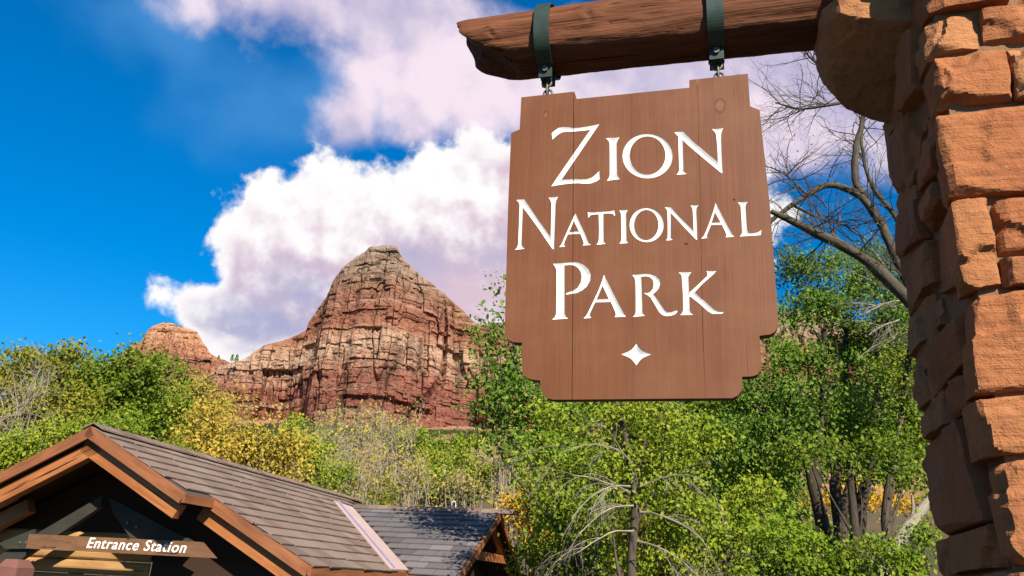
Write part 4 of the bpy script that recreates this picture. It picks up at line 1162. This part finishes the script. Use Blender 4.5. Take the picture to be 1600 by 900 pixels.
for r in range(nr):
    d0 = r * exc * math.cos(RC); f = (d0 + exc * .5) / run
    a0 = VAL0[0] + (VAL1[0] - VAL0[0]) * f
    a = AX - (WD / 2 if r % 2 else WD * .25); first = True
    tl = .045; yd = SLC * math.cos(tl) + NC * math.sin(tl); nd = NC * math.cos(tl) - SLC * math.sin(tl); xd = np.cross(yd, nd)
    while a > a0 - .12:
        small = first and r % 2 == 0
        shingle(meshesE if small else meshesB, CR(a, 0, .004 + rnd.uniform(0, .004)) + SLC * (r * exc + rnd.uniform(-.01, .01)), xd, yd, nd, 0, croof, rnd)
        a -= WD * .75 if small else WD; first = False
a = VAL0[0] + .1
while a < AX:
    o = bpy.data.objects.new('ridge_cap', capA); COL.objects.link(o); o.parent = croof
    loc = BP(a, ROD, ZR + .035) - org(croof); x = -DM; y = DP
    o.matrix_local = Matrix(((x[0], y[0], 0, loc[0]), (x[1], y[1], 0, loc[1]), (x[2], y[2], 1, loc[2]), (0, 0, 0, 1)))
    a += .27
# cross gable rake boards, inner rafters, tie and gable panel
for SL2, CF in ((SLC, CR), (SLC2, CR2)):
    m = MB(); m.bar(CF(AX + .03, -.0, -.07), CF(AX + .03, run + .1, -.07), .05, .16, DP); m.build('rake_board', M_FASC, booth)
    m = MB(); m.bar(CF(AX - .22, 0.05, -.19), CF(AX - .22, run + .05, -.19), .12, .17, DP); m.build('rafter', M_RAFT, booth)
m = MB(); m.bar(BP(AX - .24, ROD - run * .62, ZR - run * .62 * TC - .12), BP(AX - .24, ROD + run * .62, ZR - run * .62 * TC - .12), .14, .20, DP); m.build('tie_beam', M_RAFT, booth)
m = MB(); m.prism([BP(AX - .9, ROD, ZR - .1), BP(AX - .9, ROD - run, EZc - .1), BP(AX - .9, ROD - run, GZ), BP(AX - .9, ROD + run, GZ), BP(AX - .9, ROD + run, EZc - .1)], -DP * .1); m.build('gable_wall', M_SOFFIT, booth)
m = MB(); m.bar(CR(VAL1[0] - .3, run + .12, -.05), CR(AX, run + .12, -.05), .04, .13, DM); m.build('eave_board', M_FASC, booth)

# ---- front gable: rakes in two layers
for sg in (-1, 1):
    RF = ROOF if sg > 0 else ROOFL
    m = MB(); m.bar(RF(-.01, -.03, -.075), RF(A1 + .0, -.03, -.075), .05, .16, DM); m.build('rake_board', M_FASC, booth)
    m = MB(); m.bar(RF(A1 - .06, S1 - .03, -.075), RF(AE + .02, S1 - .03, -.075), .05, .16, DM); m.build('rake_board', M_FASC, booth)
    m = MB(); m.bar(RF(A1 + .02, -.05, -.06), RF(A1 + .02, S1, -.06), .05, .13, DP); m.build('return_board', M_FASC, booth)
    m = MB(); m.bar(RF(AE + .03, S1 - .05, -.05), RF(AE + .03, 5.4, -.05), .05, .14, DP); m.build('eave_board', M_FASC, booth)
    # heavy rafters behind the boards
    m = MB(); m.bar(RF(.0, .14, -.29), RF(A1 - .02, .14, -.29), .16, .22, DM); m.build('rafter', M_RAFT, booth)
    m = MB(); m.bar(RF(A1 - .12, S1 + .14, -.29), RF(AE - .05, S1 + .14, -.29), .16, .22, DM); m.build('rafter', M_RAFT, booth)
    for s in (1.9, 2.9, 3.9):
        m = MB(); m.bar(RF(.05, s, -.19), RF(AE - .1, s, -.19), .10, .16, DM); m.build('rafter', M_SOFFIT, booth)
    # ceiling boards under the deck
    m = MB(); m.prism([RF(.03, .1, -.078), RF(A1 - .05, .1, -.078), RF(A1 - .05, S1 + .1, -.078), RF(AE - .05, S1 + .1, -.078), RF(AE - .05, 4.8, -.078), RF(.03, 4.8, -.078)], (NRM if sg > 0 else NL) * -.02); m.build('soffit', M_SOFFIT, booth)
# purlin stub end and post bracket that catch the sun
ST = .56                                                     # truss plane
m = MB()
ta0, tz0 = gab(40, 857, ST); ta1, tz1 = gab(333, 867, ST); _, tzt = gab(42, 834, ST)
hb = tzt - tz0; al = ta0; ar = ta1
m.prism([BP(al, ST, tz0), BP(ar, ST, tz0), BP(ar - .27, ST, tz0 + hb), BP(al, ST, tz0 + hb)], DM * .14)
tie = m.build('sign_board', M_TIE, booth)
# truss: two raking boards over the tie
def strut(pts, name, mat, dep=.10, back=.16):
    m = MB(); m.prism([BP(a, ST + back, z) for a, z in pts], DM * dep); return m.build(name, mat, booth)
apx = gab(152, 770, ST); G = lambda x, y: gab(x, y, ST)
strut([G(-70, 900), G(-20, 900), G(147, 790), G(150, 772)], 'strut', M_TRUSS)
strut([G(160, 775), G(166, 800), G(194, 840), G(300, 850)], 'strut', M_TRUSS)
strut([G(-10, 848), G(0, 857), G(42, 857), G(46, 826)], 'gusset_plate', M_TRUSS, .05, .10)
for x, y in ((25, 847), (34, 847), (193, 816), (207, 823)):
    a, z = G(x, y); m = MB(); m.tube([BP(a, ST + .16, z), BP(a, ST + .085, z)], .022, 8); m.build('bolt', M_BOLT, booth)
# lower wall of round-edged boards, post and corbel bracket
SW = 1.3; zt, zb = 1.95, GZ
z = zb; k = 0
while z < zt - .05:
    h = .22
    zz0, zz1 = z, z + h - .012
    prof = [(0, zz0), (-.03, zz0 + .03), (-.045, (zz0 + zz1) / 2), (-.03, zz1 - .03), (0, zz1)]
    n = len(prof); v = [BP(a, SW + d, q) for a in (-2.8, .58) for d, q in prof]
    g = [np.array([a, d, q]) for a in (-2.8, .58) for d, q in prof]
    f = [(i, i + 1, n + i + 1, n + i) for i in range(n - 1)] + [(4, 0, n, n + 4), (4, 3, 2, 1, 0), tuple(range(n, 2 * n))]
    obj('siding_board', v, [tuple(reversed(q)) for q in f], M_SIDING, booth, False, {'gc': np.array(g)})
    z += h
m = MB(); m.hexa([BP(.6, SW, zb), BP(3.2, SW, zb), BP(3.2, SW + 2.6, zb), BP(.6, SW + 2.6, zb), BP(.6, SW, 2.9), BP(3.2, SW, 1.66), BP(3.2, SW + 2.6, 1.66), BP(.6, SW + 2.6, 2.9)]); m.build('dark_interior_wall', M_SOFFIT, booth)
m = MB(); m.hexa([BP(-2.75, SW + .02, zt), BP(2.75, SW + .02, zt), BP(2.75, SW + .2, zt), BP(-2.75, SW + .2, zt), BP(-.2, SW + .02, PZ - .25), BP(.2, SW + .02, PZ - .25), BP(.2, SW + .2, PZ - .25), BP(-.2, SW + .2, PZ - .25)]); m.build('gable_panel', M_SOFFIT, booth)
for x0, x1, y0 in ((384, 412, 868), ):
    a0, zq = gab(x0, y0, S1 + .6); a1, _ = gab(x1, y0, S1 + .6)
    m = MB(); m.prism([BP(a0, S1 + .6, zq), BP(a0 + .02, S1 + .6, zq - .5), BP(a1 + .25, S1 + .6, zq - .75), BP(a1 + .1, S1 + .6, zq - .25)], DM * .22); m.build('corbel_bracket', M_RAFT, booth)
for a in (-3.2, 3.2):
    m = MB(); m.bar(BP(a, 1.5, GZ), BP(a, 1.5, 1.75), .2, .2, DP); m.build('post', M_TIE, booth)
    m = MB(); m.bar(BP(a, 4.5, GZ), BP(a, 4.5, 1.75), .2, .2, DP); m.build('post', M_TIE, booth)
# raised letters on the tie beam
fc = bpy.data.curves.new('words', 'FONT'); fc.body = 'Entrance Station'; fc.size = 1; fc.shear = .22; fc.offset = .008; fc.extrude = .03; fc.space_character = 1.12
fo = bpy.data.objects.new('words', fc); COL.objects.link(fo)
dg = bpy.context.evaluated_depsgraph_get(); me = fo.evaluated_get(dg).to_mesh()
P = np.array([tuple(v.co) for v in me.vertices]); FC = [tuple(p.vertices) for p in me.polygons]
fo.to_mesh_clear(); bpy.data.objects.remove(fo)
la0, lz0 = G(135, 857); la1, lz1 = G(290, 864); _, lzt = G(140, 840)
P0 = P.copy(); sx = (la1 - la0) / (P[:, 0].max() - P[:, 0].min()); capH = .73
sy = (lzt - lz0) / capH
wv = [BP(la0 + (x - P0[:, 0].min()) * sx, ST - .004 - zz * .12, lz0 + .01 + y * sy) for x, y, zz in P0]
xs = np.unique(np.round(P0[:, 0], 3)); gi = np.argmax(np.diff(xs)); cut = (xs[gi] + xs[gi + 1]) / 2
for word, sel in (('Entrance', lambda x: x < cut), ('Station', lambda x: x > cut)):
    ids = [i for i in range(len(P0)) if sel(P0[i, 0])]; mp = {k: n for n, k in enumerate(ids)}
    lo = obj('lettering', [wv[i] for i in ids], [tuple(mp[i] for i in f) for f in FC if all(i in mp for i in f)], M_WHITE, tie); lo['label'] = 'white slanted letters reading ' + word
# brown painted bollard top in front of the booth
bol = thing('bollard', at(27, 930, 9.5) * np.array([1, 1, 0]) + np.array([0, 0, GZ]), 'reddish brown square wooden post with chamfered top before the booth', 'post')
bx, by, bz = at(28, 874, 9.5); hw = .13
M_BOLL = plain('reddish_brown_paint', (.15, .062, .045), .6)
m = MB()
def sq(h, r, z): return [np.array([bx, by, z]) + DP * i * r + DM * j * r for i, j in ((-1, -1), (1, -1), (1, 1), (-1, 1))]
m.hexa(sq(0, hw, GZ) + sq(0, hw, bz - .09)); m.build('shaft', M_BOLL, bol)
m = MB(); m.hexa(sq(0, hw, bz - .088) + sq(0, hw * .62, bz)); m.build('chamfered_cap', M_BOLL, bol)
# white looped vent pipe standing on the cross gable's ridge
vp = BP(2.75, ROD + .25, 0); pv = onp(708, 800, BP(0, ROD + .3, 0), -DM)
vpipe = thing('vent_pipe', pv, 'thin white looped vent pipe poking above the shaded cross gable ridge', 'pipe')
m = MB(); t_ = .27; m.tube([pv + DP * -.055 - EZ * .15, pv + DP * -.055 + EZ * (t_ - .06)] + [pv + DP * .055 * -math.cos(a) + EZ * (t_ - .06 + .055 * math.sin(a)) for a in np.linspace(0, math.pi, 9)] + [pv + DP * .055 - EZ * .15], .016, 8)
m.build('pipe', M_PIPE, vpipe, True)

# ================================================================== trees and shrubs
L_OLIVE = leafmat('olive_leaf', [(0.0657, 0.0757, 0.0078), (0.1328, 0.1453, 0.0142), (0.2264, 0.2137, 0.0199), (0.3216, 0.2590, 0.0276)])
L_GREEN = leafmat('green_leaf', [(0.0419, 0.0684, 0.0064), (0.0853, 0.1295, 0.0107), (0.1510, 0.2064, 0.0156), (0.2461, 0.2590, 0.0234)])
L_DEEP = leafmat('deep_green_leaf', [(0.0348, 0.0703, 0.0089), (0.0758, 0.1373, 0.0150), (0.1323, 0.2213, 0.0239), (0.2189, 0.3098, 0.0328)])
L_LIME = leafmat('lime_leaf', [(0.0780, 0.1114, 0.0084), (0.1387, 0.1964, 0.0141), (0.2167, 0.2626, 0.0211), (0.3405, 0.3277, 0.0282)])
L_PALE = leafmat('pale_green_leaf', [(0.1692, 0.1526, 0.0276), (0.2642, 0.2284, 0.0391), (0.3593, 0.2894, 0.0546), (0.4529, 0.3515, 0.0702)])
L_YELL = leafmat('yellow_leaf', [(0.1617, 0.1458, 0.0227), (0.3032, 0.2345, 0.0340), (0.4243, 0.3024, 0.0453), (0.5052, 0.3024, 0.0515)])
L_FRESH = leafmat('fresh_green_leaf', [(0.0589, 0.1038, 0.0072), (0.1178, 0.1819, 0.0111), (0.1870, 0.2463, 0.0156), (0.3511, 0.3118, 0.0244)])
L_GOLD = leafmat('golden_bush_leaf', [(0.2075, 0.1509, 0.0104), (0.3805, 0.2320, 0.0135), (0.5535, 0.3150, 0.0203), (0.2767, 0.2046, 0.0135)])
B_DARK = barkmat('dark_bark', (.020, .015, .010), (.075, .056, .038))
B_PALE = barkmat('pale_bark', (0.1440, 0.1170, 0.0810), (0.3420, 0.2970, 0.2250))
B_GREY = barkmat('grey_bark', (.026, .020, .014), (.105, .082, .056))
B_DRY = barkmat('dry_twig', (0.1480, 0.1254, 0.0888), (0.2960, 0.2584, 0.1850), 2)
B_DRY2 = barkmat('pinkish_dry_twig', (0.1776, 0.1368, 0.0962), (0.3404, 0.2812, 0.1998), 2)
GL = 'trees behind the entrance booth'
tree('olive_tree', 'airy olive green tree at the left edge behind the gable', 'tree', 36, [(30, 585, 62, 40), (75, 565, 50, 30), (20, 630, 60, 45), (95, 620, 45, 45), (-40, 600, 50, 60), (60, 665, 60, 40)], L_OLIVE, B_DARK, 1.0, .16, GL, edge=.55)
tree('green_tree', 'dense green tree behind the peak of the booth gable', 'tree', 40, [(180, 588, 62, 40), (235, 590, 50, 38), (135, 600, 45, 40), (165, 635, 70, 40), (240, 640, 55, 40), (200, 670, 70, 40), (120, 660, 60, 40)], L_GREEN, B_DARK, 1.1, .17, GL, edge=.5)
tree('grey_green_tree', 'soft grey green tree just below the orange dome', 'tree', 46, [(290, 615, 48, 32), (330, 640, 34, 34), (270, 650, 50, 34), (310, 670, 45, 34)], L_PALE, B_GREY, .8, .15, GL, edge=.6)
tree('leafy_bush', 'light green bush rising behind the left roof slope', 'bush', 27, [(60, 705, 60, 32), (110, 690, 45, 30), (20, 730, 60, 40), (-40, 720, 60, 50)], L_LIME, B_GREY, .9, .10, 'bushes behind the booth')
tree('leafy_bush', 'mid green bush right behind the booth ridge near the gable peak', 'bush', 27, [(215, 695, 55, 34), (265, 720, 45, 34), (180, 690, 40, 28)], L_GREEN, B_GREY, .9, .11, 'bushes behind the booth')
dry_shrub('dry_shrub', 'pale dry brush at the left edge under the olive tree', 30, 25, 650, 60, 60, B_DRY2, 22, seed=1)
tree('yellow_tree', 'yellow autumn tree behind the middle of the booth ridge', 'tree', 29, [(335, 665, 45, 32), (385, 690, 50, 36), (300, 700, 42, 34), (430, 690, 42, 34), (352, 720, 60, 34), (430, 735, 55, 34), (382, 632, 10, 20), (465, 705, 30, 30)], L_YELL, B_GREY, .6, .12, GL, edge=.55, tight=.5)
tree('leafy_bush', 'yellow green bush between the yellow tree and dry brush', 'bush', 33, [(480, 700, 34, 34), (500, 745, 45, 38), (460, 672, 26, 22)], L_LIME, B_GREY, .85, .12, 'bushes behind the booth')
for i, (x, y, rx, ry, Y, lab, mt, lm) in enumerate([
        (525, 705, 45, 42, 40, 'tall greyish dry brush right of the yellow tree', B_DRY, L_PALE), (580, 690, 45, 40, 46, 'rounded dry brush whose top meets the dark scrub below the butte', B_DRY, L_PALE),
        (615, 705, 46, 46, 42, 'tan dry brush straight under the butte summit', B_DRY2, L_PALE), (560, 755, 55, 36, 34, 'low dry brush above the shingled ridge end', B_DRY, L_PALE),
        (645, 760, 50, 36, 33, 'straw coloured dry brush behind the valley flashing', B_DRY2, L_PALE), (720, 770, 44, 30, 34, 'small dry brush beside the white vent pipe', B_DRY2, L_PALE),
        (500, 720, 30, 40, 38, 'narrow dry brush touching the yellow green bush', B_DRY, L_PALE), (790, 720, 26, 40, 30, 'thin dry brush above the cross gable end', B_DRY2, L_PALE)]):
    dry_shrub('dry_shrub', lab, Y, x, y, rx, ry, mt, 24, seed=10 + i, leafm=lm)
tree('leafy_bush', 'bright green bush at the butte foot right of the dry brush', 'bush', 44, [(655, 690, 40, 24), (640, 715, 40, 30), (690, 720, 45, 30)], L_FRESH, B_GREY, .9, .15, 'bushes behind the booth')
tree('leafy_bush', 'yellowing bush over the cross gable, left of the cottonwood', 'bush', 36, [(730, 725, 45, 34), (760, 750, 40, 40), (700, 745, 45, 30), (740, 690, 26, 24)], L_LIME, B_GREY, .85, .13, 'bushes behind the booth')
tree('leafy_bush', 'green bush straight above the shaded cross gable ridge', 'bush', 38, [(670, 745, 40, 26), (700, 775, 45, 26), (600, 770, 45, 24)], L_OLIVE, B_GREY, .8, .13, 'bushes behind the booth')

GR = 'cottonwoods right of the booth'
rgd = np.random.default_rng(8)
tree('cottonwood', 'dark leaved cottonwood whose thin left crown overlaps the butte', 'tree', 17,
     [(800, 480, 24, 36), (770, 520, 26, 34), (790, 560, 42, 36), (755, 590, 28, 30), (800, 610, 50, 40), (770, 640, 42, 34), (835, 650, 50, 40), (850, 700, 50, 40), (790, 690, 40, 30), (880, 640, 40, 34)], L_DEEP, B_GREY, .62, .095, GR,
     trunks=[([(905, 900), (880, 800), (850, 700), (815, 600), (795, 500)], 15, 4)], edge=.6, tight=.5)
dst = np.array([at(x, y, 13.6) for x, y in ((985, 760), (990, 790), (985, 770), (990, 830), (1000, 800), (985, 720), (1000, 760), (995, 845))])
dd = np.array([(-1, -.3, .25), (-1, -.2, .0), (-.9, -.4, .45), (-1, -.5, .1), (.9, -.4, .2), (-.8, -.3, .6), (.9, -.2, .5), (.8, -.3, -.1)], float)
dead = branch_set(rgd, dst, dd, 1.25, .016, 4, 8, 4, .42, .45, -1.1, .62)
tree('cottonwood', 'lime green cottonwood with pale slender trunk and drooping dead twigs under the sign', 'tree', 14.5,
     [(880, 660, 60, 36), (960, 650, 60, 34), (1040, 660, 60, 40), (1100, 690, 50, 44), (850, 730, 52, 44), (930, 720, 60, 40), (1040, 735, 70, 44), (880, 790, 60, 40), (1080, 790, 60, 46), (950, 790, 44, 36)], L_LIME, B_GREY, .62, .070, GR,
     trunks=[([(985, 900), (990, 850), (992, 790), (985, 720), (972, 660), (962, 620)], 15, 7), ([(990, 760), (1003, 715), (1008, 690)], 8, 4, 0, True)], edge=.6, tight=.5, dead=dead, deadm=B_PALE)
tree('cottonwood', 'green cottonwood filling in behind the lower edge of the sign', 'tree', 22,
     [(900, 700, 70, 50), (1000, 690, 80, 50), (1100, 660, 70, 50), (1000, 770, 90, 60), (880, 780, 70, 60), (1120, 740, 70, 60), (1140, 640, 60, 40)], L_GREEN, B_DARK, .8, .11, GR, trunks=[([(1040, 900), (1045, 800), (1060, 700)], 14, 6)], edge=.5)
tree('cottonwood', 'deep green cottonwood with curved dark trunk right of the sign', 'tree', 19,
     [(1245, 425, 42, 34), (1290, 412, 46, 34), (1240, 480, 40, 36), (1290, 470, 44, 34), (1215, 545, 30, 34), (1260, 560, 50, 36), (1200, 610, 46, 40), (1260, 620, 56, 38), (1180, 660, 44, 36), (1230, 680, 40, 30), (1150, 690, 40, 40)], L_DEEP, B_DARK, .72, .085, GR,
     trunks=[([(1300, 880), (1288, 830), (1270, 760), (1262, 715), (1240, 685), (1205, 660), (1178, 632)], 20, 8), ([(1275, 760), (1278, 700), (1285, 620), (1290, 500)], 14, 5, 0, True)], edge=.55)
tree('cottonwood', 'green cottonwood standing on the leftmost of three dark trunks', 'tree', 23,
     [(1335, 425, 50, 40), (1315, 490, 54, 40), (1345, 520, 50, 40), (1330, 560, 56, 40), (1310, 620, 50, 40), (1290, 665, 50, 30)], L_GREEN, B_DARK, .8, .095, GR,
     trunks=[([(1318, 880), (1312, 820), (1304, 760), (1312, 720), (1318, 640), (1322, 500)], 20, 7)], edge=.55)
tree('cottonwood', 'leafy cottonwood standing on the middle dark trunk by the pillar', 'tree', 21,
     [(1375, 415, 46, 40), (1372, 490, 50, 44), (1400, 460, 40, 40), (1380, 570, 50, 44), (1350, 640, 55, 40), (1370, 680, 50, 26)], L_DEEP, B_DARK, .75, .09, GR,
     trunks=[([(1338, 880), (1342, 830), (1350, 770), (1360, 720), (1368, 640), (1372, 500)], 21, 8)], edge=.55, dead=branch_set(rgd, np.array([at(x, y, 17.5) for x, y in ((1405, 470), (1400, 480), (1390, 455), (1405, 500), (1340, 560), (1395, 440))]), np.array([(-1, -.3, -.1), (-1, -.2, .25), (-.8, -.2, .5), (-1, -.3, -.3), (.6, -.4, .5), (-.6, -.3, .9)], float), 1.1, .020, 4, 7, 4, .38, .4, -.2, .62), deadm=B_PALE)
tree('cottonwood', 'fresh green cottonwood on the pale banded trunk nearest the pillar', 'tree', 18.5,
     [(1420, 560, 40, 44), (1410, 630, 44, 44), (1430, 690, 40, 40), (1440, 500, 30, 40)], L_GREEN, B_GREY, .75, .085, GR,
     trunks=[([(1383, 880), (1383, 840), (1386, 780), (1396, 730), (1410, 640), (1425, 520)], 18, 7)], edge=.55)
lean = thing('leaning_trunk', at(1385, 900, 17) * np.array([1, 1, 0]) + np.array([0, 0, -.75]), 'pale leaning dead trunk at the foot of the pillar', 'tree')
P, R = resamp([at(1378, 905, 17), at(1396, 860, 17), at(1420, 822, 17), at(1452, 780, 17)], [.16, .15, .13, .10], 20)
v, f, g = join([(P[None], (R * (1 + fbm(P * 4, 3) * .5))[None])], 10); obj('trunk', v, f, B_PALE, lean, True, {'gc': g})
P, R = resamp([at(1420, 822, 17), at(1428, 800, 17), at(1425, 775, 16.9)], [.06, .045, .02], 8); v, f, g = join([(P[None], R[None])], 7); obj('broken_limb', v, f, B_PALE, lean, True, {'gc': g})

tree('leafy_bush', 'green leaves mixed in just below the yellow autumn tree', 'bush', 30.5, [(340, 700, 55, 36), (410, 715, 60, 34), (300, 720, 45, 30)], L_LIME, B_GREY, .6, .12, 'bushes behind the booth')
# the bare tree whose limbs cross the sky between sign and pillar
def bare_tree():
    Y = 13.0; rg = np.random.default_rng(33)
    b0 = at(1560, 900, Y); loc = (b0[0], b0[1], float(ground_z(b0[0], b0[1])))
    root = thing('bare_tree', loc, 'bare grey tree with crooked limbs reaching between sign and pillar', 'tree')
    limbs = [([(1560, 960), (1530, 700), (1485, 560), (1440, 490), (1392, 440), (1350, 402), (1310, 380), (1270, 362), (1240, 345), (1205, 330)], 26, 8, 0),
             ([(1500, 590), (1450, 500), (1420, 440), (1395, 390), (1372, 340), (1348, 308), (1318, 292), (1290, 287), (1262, 303), (1235, 322), (1203, 346)], 17, 6, .3),
             ([(1350, 310), (1337, 285), (1335, 245), (1341, 215), (1349, 185), (1352, 150), (1345, 60)], 10, 5, .3),
             ([(1440, 420), (1398, 335), (1368, 300), (1352, 262), (1345, 225), (1350, 180)], 8, 3, .8),
             ([(1310, 380), (1300, 365), (1292, 372)], 9, 5, 0),
             ([(1240, 322), (1290, 345), (1320, 352), (1350, 372)], 4, 2, .4), ([(1203, 346), (1170, 370)], 8, 4, .3),
             ([(1352, 160), (1325, 158), (1290, 165), (1250, 172), (1212, 160)], 7, 2, .3), ([(1330, 130), (1290, 110), (1262, 85), (1248, 60)], 5, 2, .5),
             ([(1262, 303), (1245, 290), (1222, 268)], 4, 2, .2)]
    big, st, dr_ = [], [], []
    for pts, w0, w1, dY in limbs:
        W3 = [at(x, y, Y + dY) for x, y in pts]; sc = np.linalg.norm(W3[-1] - CAM) / F
        P, R = resamp(W3, np.linspace(w0 / 2 * sc, w1 / 2 * sc, len(W3)), 34)
        P = P + np.stack([fbm(P * 2.2, 3, 2 + k) for k in range(3)], 1) * .05; R = R * (1 + fbm(P * 5, 3, 5) * .55)
        big.append((P[None], R[None]))
        k = rg.integers(10, 34, 20 if w0 > 6 else 14); st.append(P[k]); d = P[k] - P[np.maximum(k - 3, 0)]; d /= np.linalg.norm(d, axis=1, keepdims=True); dr_.append(d + rg.normal(0, .9, d.shape) + np.array([0, 0, .25]))
    v, f, g = join(big, 10); obj('trunk', v, f, B_GREY, root, True, {'gc': g})
    tw = branch_set(rg, np.concatenate(st), np.concatenate(dr_), .95, .012, 4, 7, 3, .5, .8, .1, .66)
    v, f, g = join(tw, 3); obj('twigs', v, f, B_GREY, root, False, {'gc': g})
    e = tw[-1][0][:, -1]; e = e[rg.random(len(e)) < .05]
    v, f = leaves(e, rg, .05, .6); obj('last_leaves', v, f, L_OLIVE, root, False)
bare_tree()
# dry sprays against the leaves by the pillar
tree('leafy_bush', 'mid green sapling whose leaves half hide the dark trunks', 'bush', 17, [(1320, 705, 50, 26), (1390, 700, 46, 30), (1260, 700, 40, 24), (1230, 735, 34, 30), (1340, 735, 30, 18), (1415, 740, 30, 26)], L_GREEN, B_DARK, .7, .085, 'undergrowth below the cottonwoods', edge=.5)
GU = 'undergrowth below the cottonwoods'
for (cl, Y, lm, sz, lab, dn) in [
        ([(815, 810, 30, 30), (835, 780, 24, 24), (850, 840, 34, 36)], 22, L_GOLD, .11, 'golden bush touching the right end of the cross gable', .8),
        ([(880, 850, 50, 44), (920, 880, 50, 40), (840, 880, 40, 40)], 17, L_GREEN, .09, 'dark green bush right of the cross gable at the bottom edge', .8),
        ([(1010, 880, 60, 40), (1060, 850, 50, 46)], 15, L_FRESH, .08, 'fresh green bush at the foot of the pale slender trunk', .7),
        ([(1130, 830, 60, 50), (1170, 780, 44, 44), (1120, 880, 60, 40)], 16, L_LIME, .08, 'lime bush left of the curved dark trunk', .8),
        ([(1180, 730, 50, 40), (1150, 770, 40, 40), (1220, 760, 36, 34)], 20, L_DEEP, .09, 'shaded deep green bush under the curved trunk', .9),
        ([(1220, 850, 50, 36), (1260, 875, 50, 36), (1200, 890, 50, 30)], 14, L_FRESH, .07, 'bright green low bush in front of the curved trunk', .8),
        ([(1330, 870, 50, 30), (1290, 890, 50, 26)], 14, L_FRESH, .065, 'bright green low bush before the two dark trunks', .8),
        ([(1410, 872, 44, 30), (1440, 850, 30, 34), (1380, 895, 50, 26)], 13.5, L_FRESH, .065, 'bright green low bush against the pillar foot', .8),
        ([(1345, 775, 40, 18), (1410, 780, 36, 16), (1290, 785, 30, 16)], 30, L_GOLD, .12, 'orange tinted low bush glimpsed between the trunks', .8),
        ([(950, 830, 50, 40), (1010, 810, 40, 36)], 20, L_OLIVE, .10, 'olive bush behind the drooping dead twigs', .8),
        ([(985, 740, 50, 30), (1010, 700, 30, 24)], 25, L_GOLD, .11, 'yellowish bush seen behind the pale slender trunk', .8)]:
    tree('leafy_bush', lab, 'bush', Y, cl, lm, B_DARK, dn, sz, GU, edge=.5)
tree('backdrop_tree', 'dark green tree mass far behind the middle of the sign', 'tree', 34, [(900, 620, 90, 60), (1020, 620, 100, 60), (1130, 620, 80, 60), (880, 720, 90, 60), (1020, 720, 100, 60), (1140, 720, 80, 60), (950, 800, 140, 60), (1120, 810, 100, 60)], L_DEEP, B_DARK, .8, .19, GR, edge=.5)
tree('backdrop_tree', 'dark green tree mass far behind the trunks by the pillar', 'tree', 36, [(1240, 650, 80, 60), (1340, 640, 80, 60), (1420, 640, 60, 60), (1250, 730, 80, 44), (1350, 715, 90, 40), (1430, 720, 60, 40), (1240, 820, 90, 50)], L_DEEP, B_DARK, .8, .19, GR, edge=.5)
# scrub clinging to the talus under the butte
def scrub():
    rg = np.random.default_rng(12); n = 5200
    y = rg.uniform(430, 742, n); x = rg.uniform(-.46, .10, n) * y
    dens = fbm(np.stack([x / 55, y / 55, 0 * x], 1), 3, 3) + np.clip((y - 560) / 700, -.1, .14) + .10 * np.exp(-((x + 150) / 70) ** 2)
    keep = dens > .02; x, y = x[keep], y[keep]
    z = ground_z(x, y) + np.clip((y - 60) / 200, 0, 1) * fbm(np.stack([x / 60, y / 60, 0 * x], 1), 4, 2) * 9
    c = np.stack([x, y, z], 1); k = 34; r = rg.uniform(1.4, 4.2, len(c))
    p = np.repeat(c, k, 0) + in_ball(rg, len(c) * k, .5) * np.repeat(r, k)[:, None] * np.array([1, 1, .85]) + np.array([0, 0, 1.8])
    v, f = leaves(p, rg, 1.0, .8, .1)
    tag(obj('talus_scrub', v, f, leafmat('scrub_leaf', [(.02, .028, .012), (.035, .046, .018), (.055, .065, .025), (.08, .085, .03)], .15), None, False), 'dark green scrub scattered over the red talus', 'scrub', kind='stuff')
scrub()
# three tiny pines on the saddle
for i, (x, y, h) in enumerate(((362, 562, 15), (369, 563, 17), (341, 560, 9))):
    Y = 880; b = at(x, y + 3, Y); t = at(x, y - h * .55, Y); H = t[2] - b[2]; rg = np.random.default_rng(i)
    root = thing('pine_tree', b, ['left one of the two dark pines standing together on the saddle', 'right one of the two dark pines standing together on the saddle', 'lone tiny dark pine on the saddle edge beside the orange dome'][i], 'tree', 'pines on the saddle')
    v, f, g = join([(np.array([[b - EZ * 4, t]]), np.array([[H * .03, H * .01]]))], 6); obj('trunk', v, f, B_DARK, root, True, {'gc': g})
    n = 260; q = rg.random(n); a = rg.random(n) * 6.283; rr = (1 - q) * H * .30 * rg.random(n) ** .5 + .2
    v, f = leaves(np.stack([b[0] + rr * np.cos(a), b[1] + rr * np.sin(a), b[2] + H * (.15 + .85 * q)], 1), rg, H * .13, .6, .5); obj('crown', v, f, L_DEEP, root, False)
